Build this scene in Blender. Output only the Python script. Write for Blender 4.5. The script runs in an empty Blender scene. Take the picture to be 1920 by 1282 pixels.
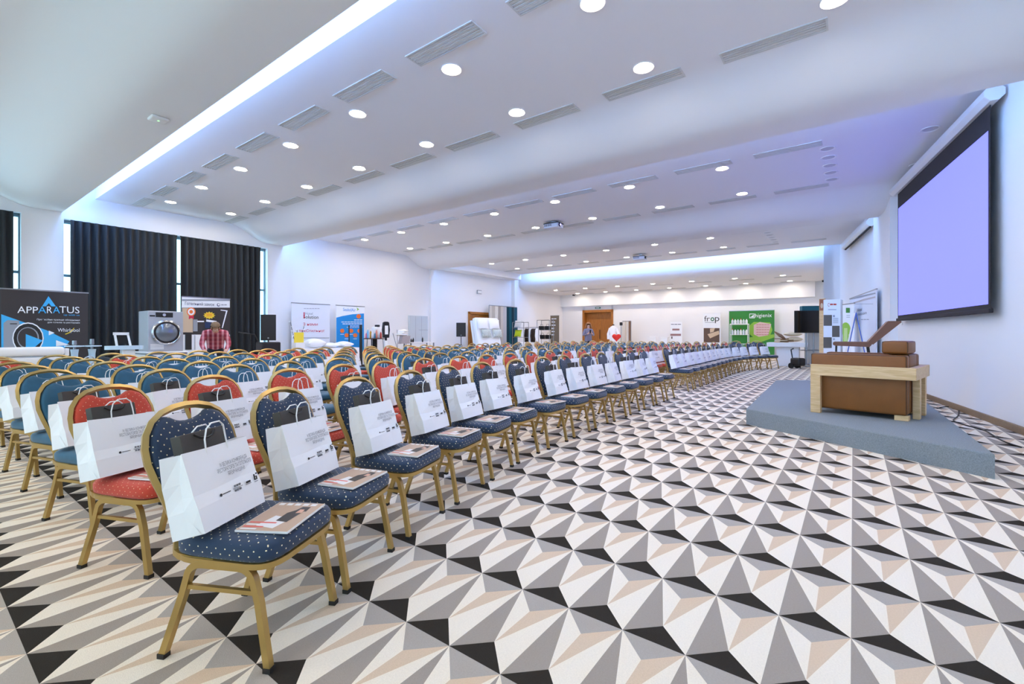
import bpy, bmesh, math, random
from mathutils import Vector, Matrix
random.seed(7)
sc = bpy.context.scene
C = sc.collection
# ------------------------------------------------------------------ camera
H = 1.22; F = 863.0; CX, HY = 960.0, 626.0          # eye height, focal length (px), horizon row
cam = bpy.data.objects.new('camera', bpy.data.cameras.new('camera')); C.objects.link(cam)
cam.location = (0, 0, H); cam.rotation_euler = (math.pi/2, 0, 0)
cam.data.sensor_width = 36; cam.data.lens = F/1920*36
cam.data.shift_y = -15/1920; cam.data.clip_start = .05; cam.data.clip_end = 200
sc.camera = cam
# ------------------------------------------------------------------ world: daylight outside the windows
w = bpy.data.worlds.new('daylight'); sc.world = w; w.use_nodes = True
bg = w.node_tree.nodes['Background']
bg.inputs[0].default_value = (.40, .76, 1, 1); bg.inputs[1].default_value = 3.6
vs = sc.view_settings
vs.view_transform = 'Standard'; vs.look = 'None'; vs.gamma = 1; vs.use_curve_mapping = False
vs.exposure = 0.42
DOWNLIGHT = 132.0; LED = 19.0; SCREEN = 1.3
sc.cycles.max_bounces = 8; sc.cycles.diffuse_bounces = 6
sc.cycles.sample_clamp_indirect = 6
# ------------------------------------------------------------------ room frame: b along the long side, a across it
SA, CA = 1164/math.hypot(1164, F), F/math.hypot(1164, F)
RHO = math.atan2(SA, CA)
def Wd(a, b): return (-SA*a + CA*b, CA*a + SA*b)
def ab(x, y): return (-SA*x + CA*y, CA*x + SA*y)
def La(px, a):
    t = (px-CX)/F; Y = a/(-SA*t+CA); return (t*Y, Y)
def Lb(px, b):
    t = (px-CX)/F; Y = b/(CA*t+SA); return (t*Y, Y)
def Fl(px, py, z=0):
    Y = (H-z)*F/(py-HY); return ((px-CX)/F*Y, Y)
def zat(py, Y): return H + (HY-py)/F*Y
# ------------------------------------------------------------------ materials
MATS = {}
def mat(name, col=(.8, .8, .8), rough=.6, metal=0, emit=0, noise=0, nscale=30, bump=0, bscale=200, sheen=0, spec=.5):
    if name in MATS: return MATS[name]
    m = bpy.data.materials.new(name); m.use_nodes = True; nt = m.node_tree; p = nt.nodes['Principled BSDF']
    col = tuple(((c/255)/12.92 if c/255 <= .04045 else ((c/255+.055)/1.055)**2.4) for c in col) if max(col) > 1 else col
    p.inputs['Base Color'].default_value = (*col, 1); p.inputs['Roughness'].default_value = rough
    p.inputs['Metallic'].default_value = metal; p.inputs['Specular IOR Level'].default_value = spec
    if sheen: p.inputs['Sheen Weight'].default_value = sheen
    if emit:
        p.inputs['Emission Color'].default_value = (*col, 1); p.inputs['Emission Strength'].default_value = emit
    if noise or bump:
        tc = nt.nodes.new('ShaderNodeTexCoord')
    if noise:
        n = nt.nodes.new('ShaderNodeTexNoise'); n.inputs['Scale'].default_value = nscale; n.inputs['Detail'].default_value = 4
        nt.links.new(tc.outputs['Object'], n.inputs['Vector'])
        mx = nt.nodes.new('ShaderNodeMix'); mx.data_type = 'RGBA'
        mx.inputs[6].default_value = (*[c*(1-noise) for c in col], 1); mx.inputs[7].default_value = (*[min(1, c*(1+noise)) for c in col], 1)
        nt.links.new(n.outputs['Fac'], mx.inputs[0]); nt.links.new(mx.outputs[2], p.inputs['Base Color'])
    if bump:
        n2 = nt.nodes.new('ShaderNodeTexNoise'); n2.inputs['Scale'].default_value = bscale
        nt.links.new(tc.outputs['Object'], n2.inputs['Vector'])
        b = nt.nodes.new('ShaderNodeBump'); b.inputs['Strength'].default_value = bump; b.inputs['Distance'].default_value = .01
        nt.links.new(n2.outputs['Fac'], b.inputs['Height']); nt.links.new(b.outputs['Normal'], p.inputs['Normal'])
    MATS[name] = m
    return m
def dotted(name, col, dot, scale, r, rough=.8):
    m = mat(name, col, rough, noise=.12, nscale=60, sheen=.2); nt = m.node_tree; p = nt.nodes['Principled BSDF']
    uv = nt.nodes.new('ShaderNodeTexCoord'); mp = nt.nodes.new('ShaderNodeMapping'); mp.inputs['Rotation'].default_value[2] = math.pi/4
    v = nt.nodes.new('ShaderNodeTexVoronoi'); v.voronoi_dimensions = '2D'; v.inputs['Randomness'].default_value = 0; v.inputs['Scale'].default_value = scale
    lt = nt.nodes.new('ShaderNodeMath'); lt.operation = 'LESS_THAN'; lt.inputs[1].default_value = r
    mx = nt.nodes.new('ShaderNodeMix'); mx.data_type = 'RGBA'; mx.inputs[7].default_value = (*dot, 1)
    old = p.inputs['Base Color'].links[0].from_socket
    nt.links.new(uv.outputs['UV'], mp.inputs['Vector']); nt.links.new(mp.outputs['Vector'], v.inputs['Vector'])
    nt.links.new(v.outputs['Distance'], lt.inputs[0]); nt.links.new(lt.outputs[0], mx.inputs[0])
    nt.links.new(old, mx.inputs[6]); nt.links.new(mx.outputs[2], p.inputs['Base Color'])
    return m
def woodmat(name, c1, c2, scale=6, axis=0, rough=.45):
    m = mat(name, c1, rough); nt = m.node_tree; p = nt.nodes['Principled BSDF']
    tc = nt.nodes.new('ShaderNodeTexCoord'); mp = nt.nodes.new('ShaderNodeMapping')
    s = [scale*4]*3; s[axis] = scale*.35; mp.inputs['Scale'].default_value = s
    n = nt.nodes.new('ShaderNodeTexNoise'); n.inputs['Scale'].default_value = 2.5; n.inputs['Detail'].default_value = 6; n.inputs['Distortion'].default_value = .6
    r = nt.nodes.new('ShaderNodeValToRGB')
    lin = lambda c: tuple(((v/255+.055)/1.055)**2.4 for v in c)
    r.color_ramp.elements[0].position = .35; r.color_ramp.elements[0].color = (*lin(c2), 1)
    r.color_ramp.elements[1].position = .65; r.color_ramp.elements[1].color = (*lin(c1), 1)
    nt.links.new(tc.outputs['Object'], mp.inputs['Vector']); nt.links.new(mp.outputs['Vector'], n.inputs['Vector'])
    nt.links.new(n.outputs['Fac'], r.inputs['Fac']); nt.links.new(r.outputs['Color'], p.inputs['Base Color'])
    return m
def glassmat():
    m = bpy.data.materials.new('window_glass'); m.use_nodes = True; nt = m.node_tree
    for n in list(nt.nodes):
        if n.type == 'BSDF_PRINCIPLED': nt.nodes.remove(n)
    t = nt.nodes.new('ShaderNodeBsdfTransparent'); g = nt.nodes.new('ShaderNodeBsdfGlossy'); g.inputs['Roughness'].default_value = .05
    mx = nt.nodes.new('ShaderNodeMixShader'); mx.inputs[0].default_value = .08
    nt.links.new(t.outputs[0], mx.inputs[1]); nt.links.new(g.outputs[0], mx.inputs[2])
    nt.links.new(mx.outputs[0], nt.nodes['Material Output'].inputs['Surface'])
    return m
M_wall = mat('wall_paint', (236, 236, 238), .85, bump=.04, bscale=90)
M_ceil = mat('ceiling_paint', (234, 233, 234), .9)
M_white = mat('white_plastic', (240, 240, 240), .4)
M_whitem = mat('white_metal', (232, 232, 232), .35)
M_black = mat('black_plastic', (22, 22, 24), .45)
M_dark = mat('dark_gap', (18, 18, 18), .8)
M_chrome = mat('chrome', (200, 200, 205), .2, 1)
M_steel = mat('grey_steel', (150, 152, 156), .35, 1)
M_gold = mat('gold_metal', (190, 160, 98), .34, .75, noise=.08, nscale=8)
M_rubber = mat('rubber_foot', (35, 32, 30), .7)
M_paper = mat('bag_paper', (244, 244, 246), .75, bump=.08, bscale=14)
M_cord = mat('white_cord', (245, 245, 245), .7)
M_ink = mat('black_ink', (45, 45, 50), .8)
M_greyink = mat('grey_ink', (120, 120, 126), .8)
M_giftbag = mat('charcoal_card', (68, 64, 60), .65)
M_wood = woodmat('oak_door', (176, 112, 40), (150, 90, 28), 3, 2)
M_pine = woodmat('pale_oak', (226, 196, 150), (205, 170, 120), 5, 0)
M_leather = mat('brown_leather', (126, 76, 24), .5, noise=.22, nscale=5, bump=.12, bscale=120)
M_piping = mat('dark_leather', (70, 42, 22), .5)
M_stage = mat('grey_stage_carpet', (132, 140, 144), .95, noise=.5, nscale=110, bump=.3, bscale=300)
M_curtain = mat('black_curtain', (44, 48, 52), .9, noise=.1, nscale=20)
M_yellow = mat('yellow_paper', (240, 215, 70), .8)
M_red = mat('red_fabric', (214, 40, 30), .7)
M_skin = mat('skin', (222, 172, 146), .55)
# ------------------------------------------------------------------ mesh helpers
class MB:
    def __init__(s): s.bm = bmesh.new(); s.uv = None
    def _mi(s, n0, mi):
        s.bm.faces.ensure_lookup_table()
        for f in list(s.bm.faces)[n0:]: f.material_index = mi
    def box(s, x0, x1, y0, y1, z0, z1, mi=0, bev=0, M=None, seg=2):
        t = bmesh.new(); bmesh.ops.create_cube(t, size=1)
        for v in t.verts: v.co = Vector(((x0+x1)/2+v.co.x*(x1-x0), (y0+y1)/2+v.co.y*(y1-y0), (z0+z1)/2+v.co.z*(z1-z0)))
        if bev: bmesh.ops.bevel(t, geom=list(t.edges), offset=bev, segments=seg, profile=.5, affect='EDGES')
        return s.add(t, mi, M)
    def add(s, t, mi=0, M=None):
        if M is not None: bmesh.ops.transform(t, matrix=M, verts=t.verts)
        mp = {v: s.bm.verts.new(v.co) for v in t.verts}
        for f in t.faces:
            try: nf = s.bm.faces.new([mp[v] for v in f.verts]); nf.material_index = mi
            except ValueError: pass
        t.free(); return s
    def poly(s, pts, mi=0):
        f = s.bm.faces.new([s.bm.verts.new(p) for p in pts]); f.material_index = mi; return s
    def prism(s, pts, axis, d0, d1, mi=0):          # 2-D outline extruded along an axis
        def P(p, d): return {'x': (d, p[0], p[1]), 'y': (p[0], d, p[1]), 'z': (p[0], p[1], d)}[axis]
        n0 = len(s.bm.faces)
        A = [s.bm.verts.new(P(p, d0)) for p in pts]; B = [s.bm.verts.new(P(p, d1)) for p in pts]; n = len(pts)
        s.bm.faces.new(A[::-1]); s.bm.faces.new(B)
        for i in range(n): s.bm.faces.new([A[i], A[(i+1) % n], B[(i+1) % n], B[i]])
        s._mi(n0, mi); return s
    def lathe(s, prof, c=(0, 0, 0), n=16, mi=0, cap=True, M=None):
        t = bmesh.new(); rings = []
        for r, z in prof:
            rings.append([t.verts.new((c[0]+r*math.cos(2*math.pi*i/n), c[1]+r*math.sin(2*math.pi*i/n), c[2]+z)) for i in range(n)])
        for A, B in zip(rings, rings[1:]):
            for i in range(n): t.faces.new([A[i], A[(i+1) % n], B[(i+1) % n], B[i]])
        if cap: t.faces.new(rings[0][::-1]); t.faces.new(rings[-1])
        return s.add(t, mi, M)
    def tube(s, path, r=.01, n=8, mi=0, closed=False, sec=None, up=(0, 0, 1)):
        path = [Vector(p) for p in path]; N = len(path); t = bmesh.new(); rings = []
        nv = None
        for i, p in enumerate(path):
            a = path[(i-1) % N] if closed or i > 0 else p; b = path[(i+1) % N] if closed or i < N-1 else p
            d = (b-a).normalized()
            if nv is None:
                nv = Vector(up); nv = nv-d*nv.dot(d)
                if nv.length < 1e-3: nv = Vector((1, 0, 0)); nv = nv-d*nv.dot(d)
            nv = (nv-d*nv.dot(d)).normalized(); bi = d.cross(nv)
            rr = r[i] if isinstance(r, (list, tuple)) else r
            S = sec or [(rr*math.cos(2*math.pi*k/n), rr*math.sin(2*math.pi*k/n)) for k in range(n)]
            rings.append([t.verts.new(p+nv*u+bi*v) for u, v in S])
        k = len(rings[0])
        for i in range(N if closed else N-1):
            A, B = rings[i], rings[(i+1) % N]
            for j in range(k): t.faces.new([A[j], A[(j+1) % k], B[(j+1) % k], B[j]])
        if not closed: t.faces.new(rings[0][::-1]); t.faces.new(rings[-1])
        return s.add(t, mi)
    def layers(s, rings, mi=0, capb=True, capt=True):
        R = [[s.bm.verts.new(p) for p in r] for r in rings]; n = len(R[0]); n0 = len(s.bm.faces)
        for A, B in zip(R, R[1:]):
            for i in range(n): s.bm.faces.new([A[i], A[(i+1) % n], B[(i+1) % n], B[i]])
        if capb: s.bm.faces.new(R[0][::-1])
        if capt: s.bm.faces.new(R[-1])
        s._mi(n0, mi); return s
    def mesh(s, name, mats, smooth=False, uv=False):
        bmesh.ops.recalc_face_normals(s.bm, faces=s.bm.faces)
        if uv:
            L = s.bm.loops.layers.uv.new('UVMap')
            for f in s.bm.faces:
                n = f.normal; ax = max(range(3), key=lambda i: abs(n[i])); o = [(1, 2), (0, 2), (0, 1)][ax]
                for l in f.loops: l[L].uv = (l.vert.co[o[0]], l.vert.co[o[1]])
        me = bpy.data.meshes.new(name); s.bm.to_mesh(me); s.bm.free()
        for m in (mats if isinstance(mats, (list, tuple)) else [mats]): me.materials.append(m)
        if smooth: me.polygons.foreach_set('use_smooth', [True]*len(me.polygons)); me.set_sharp_from_angle(angle=math.radians(smooth if smooth > 1 else 40))
        return me
    def build(s, name, mats, parent=None, loc=(0, 0, 0), rz=0, smooth=False, uv=False):
        return link(name, s.mesh(name, mats, smooth, uv), parent, loc, rz)
def link(name, data, parent=None, loc=(0, 0, 0), rz=0, rx=0):
    o = bpy.data.objects.new(name, data); C.objects.link(o); o.parent = parent; o.location = loc; o.rotation_euler = (rx, 0, rz)
    return o
def tag(o, label, cat, group=None):
    o['label'] = label; o['category'] = cat
    if group: o['group'] = group
    return o
def thing(name, label, cat, loc=(0, 0, 0), rz=0, group=None):
    return tag(link(name, None, None, loc, rz), label, cat, group)
def struct(o): o['kind'] = 'structure'; return o
def copy_tree(o, parent=None):
    c = o.copy(); C.objects.link(c); c.parent = parent
    for ch in KIDS.get(o.name, ()): copy_tree(ch, c)
    return c
KIDS = {}
def remember(root):
    def rec(o):
        KIDS[o.name] = list(o.children)
        for ch in o.children: rec(ch)
    rec(root); return root
def Rot(ax, deg, at=(0, 0, 0)):
    return Matrix.Translation(at) @ Matrix.Rotation(math.radians(deg), 4, ax) @ Matrix.Translation([-v for v in at])
TXT = {}
def text_mesh(body):
    if body in TXT: return TXT[body]
    cu = bpy.data.curves.new('txt', 'FONT'); cu.body = body; cu.size = 1; cu.resolution_u = 3; cu.align_x = 'CENTER'; cu.space_line = .95
    o = bpy.data.objects.new('txt', cu); C.objects.link(o)
    dg = bpy.context.evaluated_depsgraph_get(); dg.update()
    me = bpy.data.meshes.new_from_object(o.evaluated_get(dg)); bpy.data.objects.remove(o); bpy.data.curves.remove(cu)
    xs = [v.co.x for v in me.vertices]; ys = [v.co.y for v in me.vertices]
    TXT[body] = (me, min(xs), max(xs), min(ys), max(ys)); return TXT[body]
def lettering(body, m, x0, x1, z0, z1, y, parent):   # text stretched to a box on a surface facing -y
    me, a, b, c, d = text_mesh(body)
    me = me.copy(); me.materials.clear(); me.materials.append(m)
    sx, sz = (x1-x0)/(b-a), (z1-z0)/(d-c)
    for v in me.vertices: v.co = Vector((x0+(v.co.x-a)*sx, y, z0+(v.co.y-c)*sz))
    return link('lettering', me, parent)
BAG_LINES = 'IV ВЕЛИКА КОНФЕРЕНЦІЯ\nРЕСТОРАТОРІВ ТА ГОТЕЛЬЄРІВ\nЯРЕМЧАНЩИНИ'
text_mesh(BAG_LINES)
# ================================================================== STRUCTURE
ZC = 4.6; ZL = 4.15; BW = 27.2; H4 = 3.82
def right_a(b): return -2.64 + (b-1.96)*.1564
# --- floor: printed carpet, one face per printed triangle
def srgb(c): return tuple(((v/255+.055)/1.055)**2.4 for v in c)
cm = [mat('carpet_'+n, c, .95, noise=.1, nscale=140, bump=.25, bscale=260, spec=.1) for n, c in
      (('ivory', (240, 227, 208)), ('grey', (164, 152, 141)), ('silver', (176, 166, 156)), ('beige', (218, 192, 164)), ('charcoal', (52, 47, 42)))]
p_, q_ = .2525, .4965
a0, b0 = ab(.5487, 2.448)
fv, ff, fm = [], [], []
for j in range(math.floor((b0-27.6)/q_), math.ceil((b0+6.3)/q_)):
    for i in range(math.floor((a0-16.4)/p_), math.ceil((a0+4.6)/p_)):
        A1, A2 = a0-i*p_, a0-(i+1)*p_; B1, B2 = b0-j*q_, b0-(j+1)*q_
        if A1 < right_a(B1)-.5: continue
        k = len(fv); am = (A1+A2)/2
        fv += [(B1, A1, 0), (B1, A2, 0), (B2, A2, 0), (B2, A1, 0), (B1-.25*q_, am, 0), (B1-.75*q_, am, 0)]
        for f, m in (((0, 1, 4), 2), ((0, 4, 5), 0), ((4, 1, 5), 3), ((5, 1, 2), 0), ((3, 5, 2), 4), ((0, 5, 3), 1)):
            ff.append([k+v for v in f[::-1]]); fm.append(m)
me = bpy.data.meshes.new('floor'); me.from_pydata(fv, [], ff)
bm = bmesh.new(); bm.from_mesh(me); bmesh.ops.recalc_face_normals(bm, faces=bm.faces); 
for f in bm.faces:
    if f.normal.z < 0: f.normal_flip()
bm.to_mesh(me); bm.free()
me.polygons.foreach_set('material_index', fm)
for m in cm: me.materials.append(m)
struct(link('floor', me, rz=RHO))
# --- ceiling: one extruded profile (flat bays, rounded drops, light slots)
def scurve(bs, be, z0, z1, n=10):
    return [(bs+(be-bs)*i/n, z0+(z1-z0)*(.5-.5*math.cos(math.pi*i/n))) for i in range(1, n+1)]
prof = [(-6.3, ZC), (.75, ZC)] + scurve(.75, 1.95, ZC, ZL) + [(2.45, ZL), (2.45, 5), (3.05, 5), (3.05, ZC), (6.1, ZC)] + scurve(6.1, 7.3, ZC, ZL) \
    + [(7.8, ZL), (7.8, 5), (8.4, 5), (8.4, ZC), (13.0, ZC)] + scurve(13.0, 14.2, ZC, ZL) + [(14.75, ZL), (14.75, 5), (15.35, 5), (15.35, ZC), (21.3, ZC), (21.3, 5), (21.9, 5), (21.92, 4.5), (21.97, 4.27), (22.07, 4.08), (22.25, 3.94), (22.55, 3.85), (23.1, H4), (BW+.4, H4)]
cv = MB(); A_ = []; B_ = []
for b, z in prof:
    A_.append(cv.bm.verts.new((b, right_a(b)-.3, z))); B_.append(cv.bm.verts.new((b, 16.6, z)))
for i in range(len(prof)-1):
    f = cv.bm.faces.new([A_[i], A_[i+1], B_[i+1], B_[i]])
    f.smooth = True
cme = cv.mesh('ceiling', M_ceil, smooth=35)
struct(link('ceiling', cme, rz=RHO))
# --- LED strips in the slots
M_led = mat('led_strip', (.26, .50, 1.0), .5, emit=LED)
for i, (b, z, what) in enumerate(((2.53, 4.42, 'first slot, nearest the camera'), (7.88, 4.42, 'second slot behind the rounded ceiling drop'),
                             (14.83, 4.42, 'third slot behind the far ceiling drop'), (21.38, 4.66, 'last slot before the low rear ceiling'))):
    o = MB().box(b-.05, b+.05, right_a(b)+.6, 15.1, z-.02, z+.03).build('led_strip', M_led, rz=RHO)
    tag(o, 'blue white led strip hidden in the ceiling '+what, 'light strip')
# --- walls
wl = MB()
wl.box(-6.3, 8.0, 15.3, 15.6, 4.0, 5.1).box(1.77, 2.48, 15.3, 15.6, 0, 4.0).box(7.29, 8.0, 15.3, 15.6, 0, 4.0).box(-6.3, -3.2, 15.3, 15.6, 0, 4.0)
wl.box(-3.2, 1.77, 15.35, 15.6, 0, .35).box(2.48, 7.29, 15.35, 15.6, 0, .35)
wl.box(8.0, 14.5, 15.42, 15.7, 0, 5.1).box(14.5, 14.75, 15.3, 15.75, 0, 5.1).box(14.75, 21.5, 16.0, 16.3, 2.38, 5.1).box(14.75, 17.76, 16, 16.3, 0, 2.38).box(19.5, 21.5, 16, 16.3, 0, 2.38)
wl.box(17.6, 19.7, 16.28, 16.35, 0, 2.5)
wl.box(21.5, 21.9, 15.75, 16.3, 0, 5.1).box(21.9, BW+.3, 15.9, 16.3, 0, 4.7)
wl.box(15.35, 21.3, 15.15, 16.05, 4.3, 4.62)
struct(wl.build('wall_left', M_wall, rz=RHO))
D0, D1 = ab(*Lb(1150, BW))[0], ab(*Lb(1092.6, BW))[0]     # back door edges along a
wb = MB()
wb.box(BW, BW+.5, 0, D0+.12, 0, 4.7).box(BW, BW+.5, D1-.12, 16.3, 0, 4.7).box(BW, BW+.5, D0, D1, 2.75, 4.7).box(BW+.45, BW+.5, D0, D1, 0, 2.8)
wb.box(BW-.28, BW, 1.5, 16.0, 3.05, 4.0)
struct(wb.build('wall_back', M_wall, rz=RHO))
RC = math.atan2(-.8854, -.4648)
wr = MB()                                               # local: x runs towards the camera, -y faces the room
wr.box(-22.2, 9, 0, .3, 0, 5.1).box(-13.5, -11.84, -.14, .01, 0, 5.1)
struct(wr.build('wall_right', M_wall, loc=(3.283, 0, 0), rz=RC))
aR = right_a(21.7)
struct(MB().box(21.5, 21.9, aR-.4, .92, 0, 5.1).box(21.5, BW+.3, .6, .92, 0, 4.7).build('wall_right_return', M_wall, rz=RHO))
wn_ = MB().box(-6.5, -6.2, -5, 16.5, 0, .9).box(-6.5, -6.2, -5, 16.5, 3.7, 5.1)
NW = [(-2.8, .4), (1.4, 4.6), (5.6, 8.8), (9.8, 13.0)]
for y0, y1 in zip([-5]+[v[1] for v in NW], [v[0] for v in NW]+[16.5]): wn_.box(-6.5, -6.2, y0, y1, .9, 3.7)
struct(wn_.build('wall_near', M_wall, rz=RHO))
M_base = mat('baseboard_wood', (142, 118, 92), .6, noise=.2)
struct(MB().box(-11.84, 8, -.03, 0, 0, .09).box(-21, -13.5, -.03, 0, 0, .09).build('baseboard_right', M_base, loc=(3.283, 0, 0), rz=RC))
# --- windows
M_glass = glassmat(); M_frame = mat('window_frame', (120, 150, 165), .5)
for n, (w0, w1, mull) in enumerate(((-3.2, 1.77, (-.8, 1.5)), (2.48, 7.29, (3.6, 6.2)))):
    wn = MB(); wn.box(w0, w1, 15.46, 15.54, .35, .43).box(w0, w1, 15.46, 15.54, 3.92, 4.0)
    wn.box(w0, w0+.025, 15.46, 15.54, .35, 4).box(w1-.025, w1, 15.46, 15.54, .35, 4)
    for mm in mull: wn.box(mm-.03, mm+.03, 15.46, 15.54, .4, 3.95)
    wn.box(w0, w1, 15.47, 15.53, 2.62, 2.68)
    o = struct(wn.build('window_%d' % (n+1), M_frame, rz=RHO))
    ed = [w0+.025]+[v for m_ in mull for v in (m_-.03, m_+.03)]+[w1-.025]
    for x0, x1 in zip(ed[::2], ed[1::2]):
        for z0, z1 in ((.43, 2.62), (2.68, 3.92)):
            MB().box(x0, x1, 15.495, 15.505, z0, z1).build('pane', M_glass, o)
for n, (y0, y1) in enumerate(NW):
    wn = MB(); ym = (y0+y1)/2
    for q0, q1, z0, z1 in ((y0, y0+.06, .9, 3.7), (y1-.06, y1, .9, 3.7), (ym-.03, ym+.03, .96, 3.64), (y0+.06, y1-.06, .9, .96), (y0+.06, y1-.06, 3.64, 3.7)): wn.box(-6.4, -6.32, q0, q1, z0, z1)
    o = struct(wn.build('window_%d' % (n+3), M_frame, rz=RHO))
    for q0, q1 in ((y0+.06, ym-.03), (ym+.03, y1-.06)): MB().box(-6.365, -6.355, q0, q1, .96, 3.64).build('pane', M_glass, o)
# --- doors
d2 = MB(); d2.box(BW-.05, BW+.46, D0, D0+.14, 0, 2.78).box(BW-.05, BW+.46, D1-.14, D1, 0, 2.78).box(BW-.05, BW+.46, D0, D1, 2.62, 2.78).box(BW+.3, BW+.4, D0+.14, D1-.14, 2.2, 2.62)
door2 = struct(d2.build('door_2', M_wood, rz=RHO))
dm = (D0+D1)/2-.1
for y0, y1 in ((D0+.14, dm-.005), (dm+.005, D1-.14)):
    lf = MB().box(BW+.3, BW+.36, y0, y1, .01, 2.2, bev=.006, seg=1).build('door_leaf', M_wood, door2)
MB().tube([(BW+.24, dm+.07, .9), (BW+.24, dm+.07, 1.5)], .018).box(BW+.24, BW+.3, dm+.06, dm+.08, .95, .97).box(BW+.24, BW+.3, dm+.06, dm+.08, 1.42, 1.44).build('door_handle', M_black, door2)
d1 = MB(); d1.box(17.76, 17.88, 15.94, 16.2, 0, 2.38).box(19.38, 19.5, 15.94, 16.2, 0, 2.38).box(17.76, 19.5, 15.94, 16.2, 2.26, 2.38)
door1 = struct(d1.build('door_1', M_wood, rz=RHO))
for x0, x1 in ((17.88, 18.625), (18.635, 19.38)):
    MB().box(x0, x1, 16.02, 16.08, .01, 2.26, bev=.006, seg=1).build('door_leaf', M_wood, door1)
MB().tube([(18.55, 15.97, 1.0), (18.45, 15.97, 1.0)], .012).box(18.54, 18.56, 15.97, 16.03, .99, 1.01).build('door_handle', M_chrome, door1)
# --- downlights
M_lamp = mat('lamp_disc', (1, .86, .70), .5, emit=DOWNLIGHT)
M_lampoff = mat('lamp_off', (196, 196, 200), .5)
def make_downlight(on):
    root = thing('downlight', 'x', 'ceiling light', group='round recessed ceiling lights')
    MB().lathe([(.098, 0), (.126, -.012), (.13, -.004), (.13, .0)], n=24, cap=False).build('trim_ring', M_whitem, root, smooth=40)
    MB().lathe([(.099, -.004), (.099, .0)], n=24).build('light_disc', M_lamp if on else M_lampoff, root)
    return remember(root)
ORD = ['first', 'second', 'third', 'fourth', 'fifth', 'sixth', 'seventh', 'eighth', 'ninth', 'tenth', 'eleventh', 'twelfth', 'thirteenth', 'fourteenth', 'fifteenth', 'sixteenth', 'seventeenth', 'eighteenth', 'nineteenth', 'twentieth']
dl = {True: make_downlight(True), False: make_downlight(False)}; used = set()
def put_light(a, b, z, label, on=True):
    o = dl[on] if on not in used else copy_tree(dl[on]); used.add(on)
    x, y = Wd(a, b); o.location = (x, y, z); o['label'] = label
BAY = ['bay over the camera', 'bay by the windows', 'middle bay', 'far bay', 'low rear bay']
rows = [(0, -3.4, ZC), (0, -1.2, ZC), (1, 4.26, ZC), (1, 5.68, ZC), (2, 10.1, ZC), (2, 12.2, ZC), (3, 17.2, ZC), (3, 19.3, ZC), (4, 23.5, H4), (4, 26.2, H4)]
for bay, b, z in rows:
    side = 'nearer' if rows.index((bay, b, z)) % 2 == 0 else 'farther'
    aa = [.15+1.985*k for k in range(0, 8)] if bay < 2 else ([2.15+1.985*k for k in range(7)] if bay < 4 else [2.5+1.95*k for k in range(7)])
    aa = [a for a in aa if right_a(b)+.8 < a < 15]
    if bay == 3: aa = [a+1.9 for a in aa if a < 13]
    for k, a in enumerate(aa):
        put_light(a, b, z, 'lit round ceiling light, %s from the screen wall, %s row, %s' % (ORD[k], side, BAY[bay]))
for k in range(5): put_light(.38, 10.17+.52*k, ZC, 'unlit round ceiling light, %s of five across middle bay' % ORD[k], False)
for k in range(5): put_light(2.3, 17.4+.48*k, ZC, 'unlit round ceiling light, %s of five across far bay' % ORD[k], False)
for k, b in enumerate((10.2, 12.2)): put_light(-1.02, b, ZC, 'unlit round ceiling light by the screen case, %s of two' % ('nearer', 'farther')[k], False)
# --- air vents
M_vent = mat('vent_metal', (206, 206, 204), .5)
def make_vent(L, Wv, ns=5):
    root = thing('air_vent', 'x', 'air vent', group='slatted ceiling air vents')
    MB().box(-Wv/2+.015, Wv/2-.015, -L/2+.015, L/2-.015, .002, .006).build('backing', M_dark, root)
    f = MB(); t = .02
    f.box(-Wv/2, Wv/2, -L/2, -L/2+t, -.012, .002).box(-Wv/2, Wv/2, L/2-t, L/2, -.012, .002).box(-Wv/2, -Wv/2+t, -L/2+t, L/2-t, -.012, .002).box(Wv/2-t, Wv/2, -L/2+t, L/2-t, -.012, .002)
    f.build('vent_frame', M_vent, root)
    inner = Wv-2*t; pitch = inner/ns
    sm = MB().box(-pitch*.26, pitch*.26, -L/2+t, L/2-t, -.01, .0).mesh('slat', M_vent)
    for i in range(ns): link('slat', sm, root, (-inner/2+pitch*(i+.5), 0, 0))
    return remember(root)
v0 = make_vent(1.08, .26, 5); vn = 0
vr = [(1, 3.85, ZC, .76, 1.54), (1, 6.07, ZC, .76, 1.54), (2, 9.79, ZC, .98, 1.475), (2, 12.6, ZC, .98, 1.475), (3, 16.85, ZC, 1.3, 1.475), (3, 19.75, ZC, 1.3, 1.475), (4, 24.3, H4, 2.4, 1.9), (4, 26.6, H4, 2.4, 1.9)]
for q, (bay, b, z, a1, st) in enumerate(vr):
    k = 0
    while a1+st*k < 15:
        o = v0 if vn == 0 else copy_tree(v0); vn += 1
        x, y = Wd(a1+st*k, b); o.location = (x, y, z); o.rotation_euler[2] = RHO
        o['label'] = 'slatted ceiling air vent, %s from screen wall, %s row, %s' % (ORD[k], ('nearer', 'farther')[q % 2], BAY[bay]); k += 1
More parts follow.
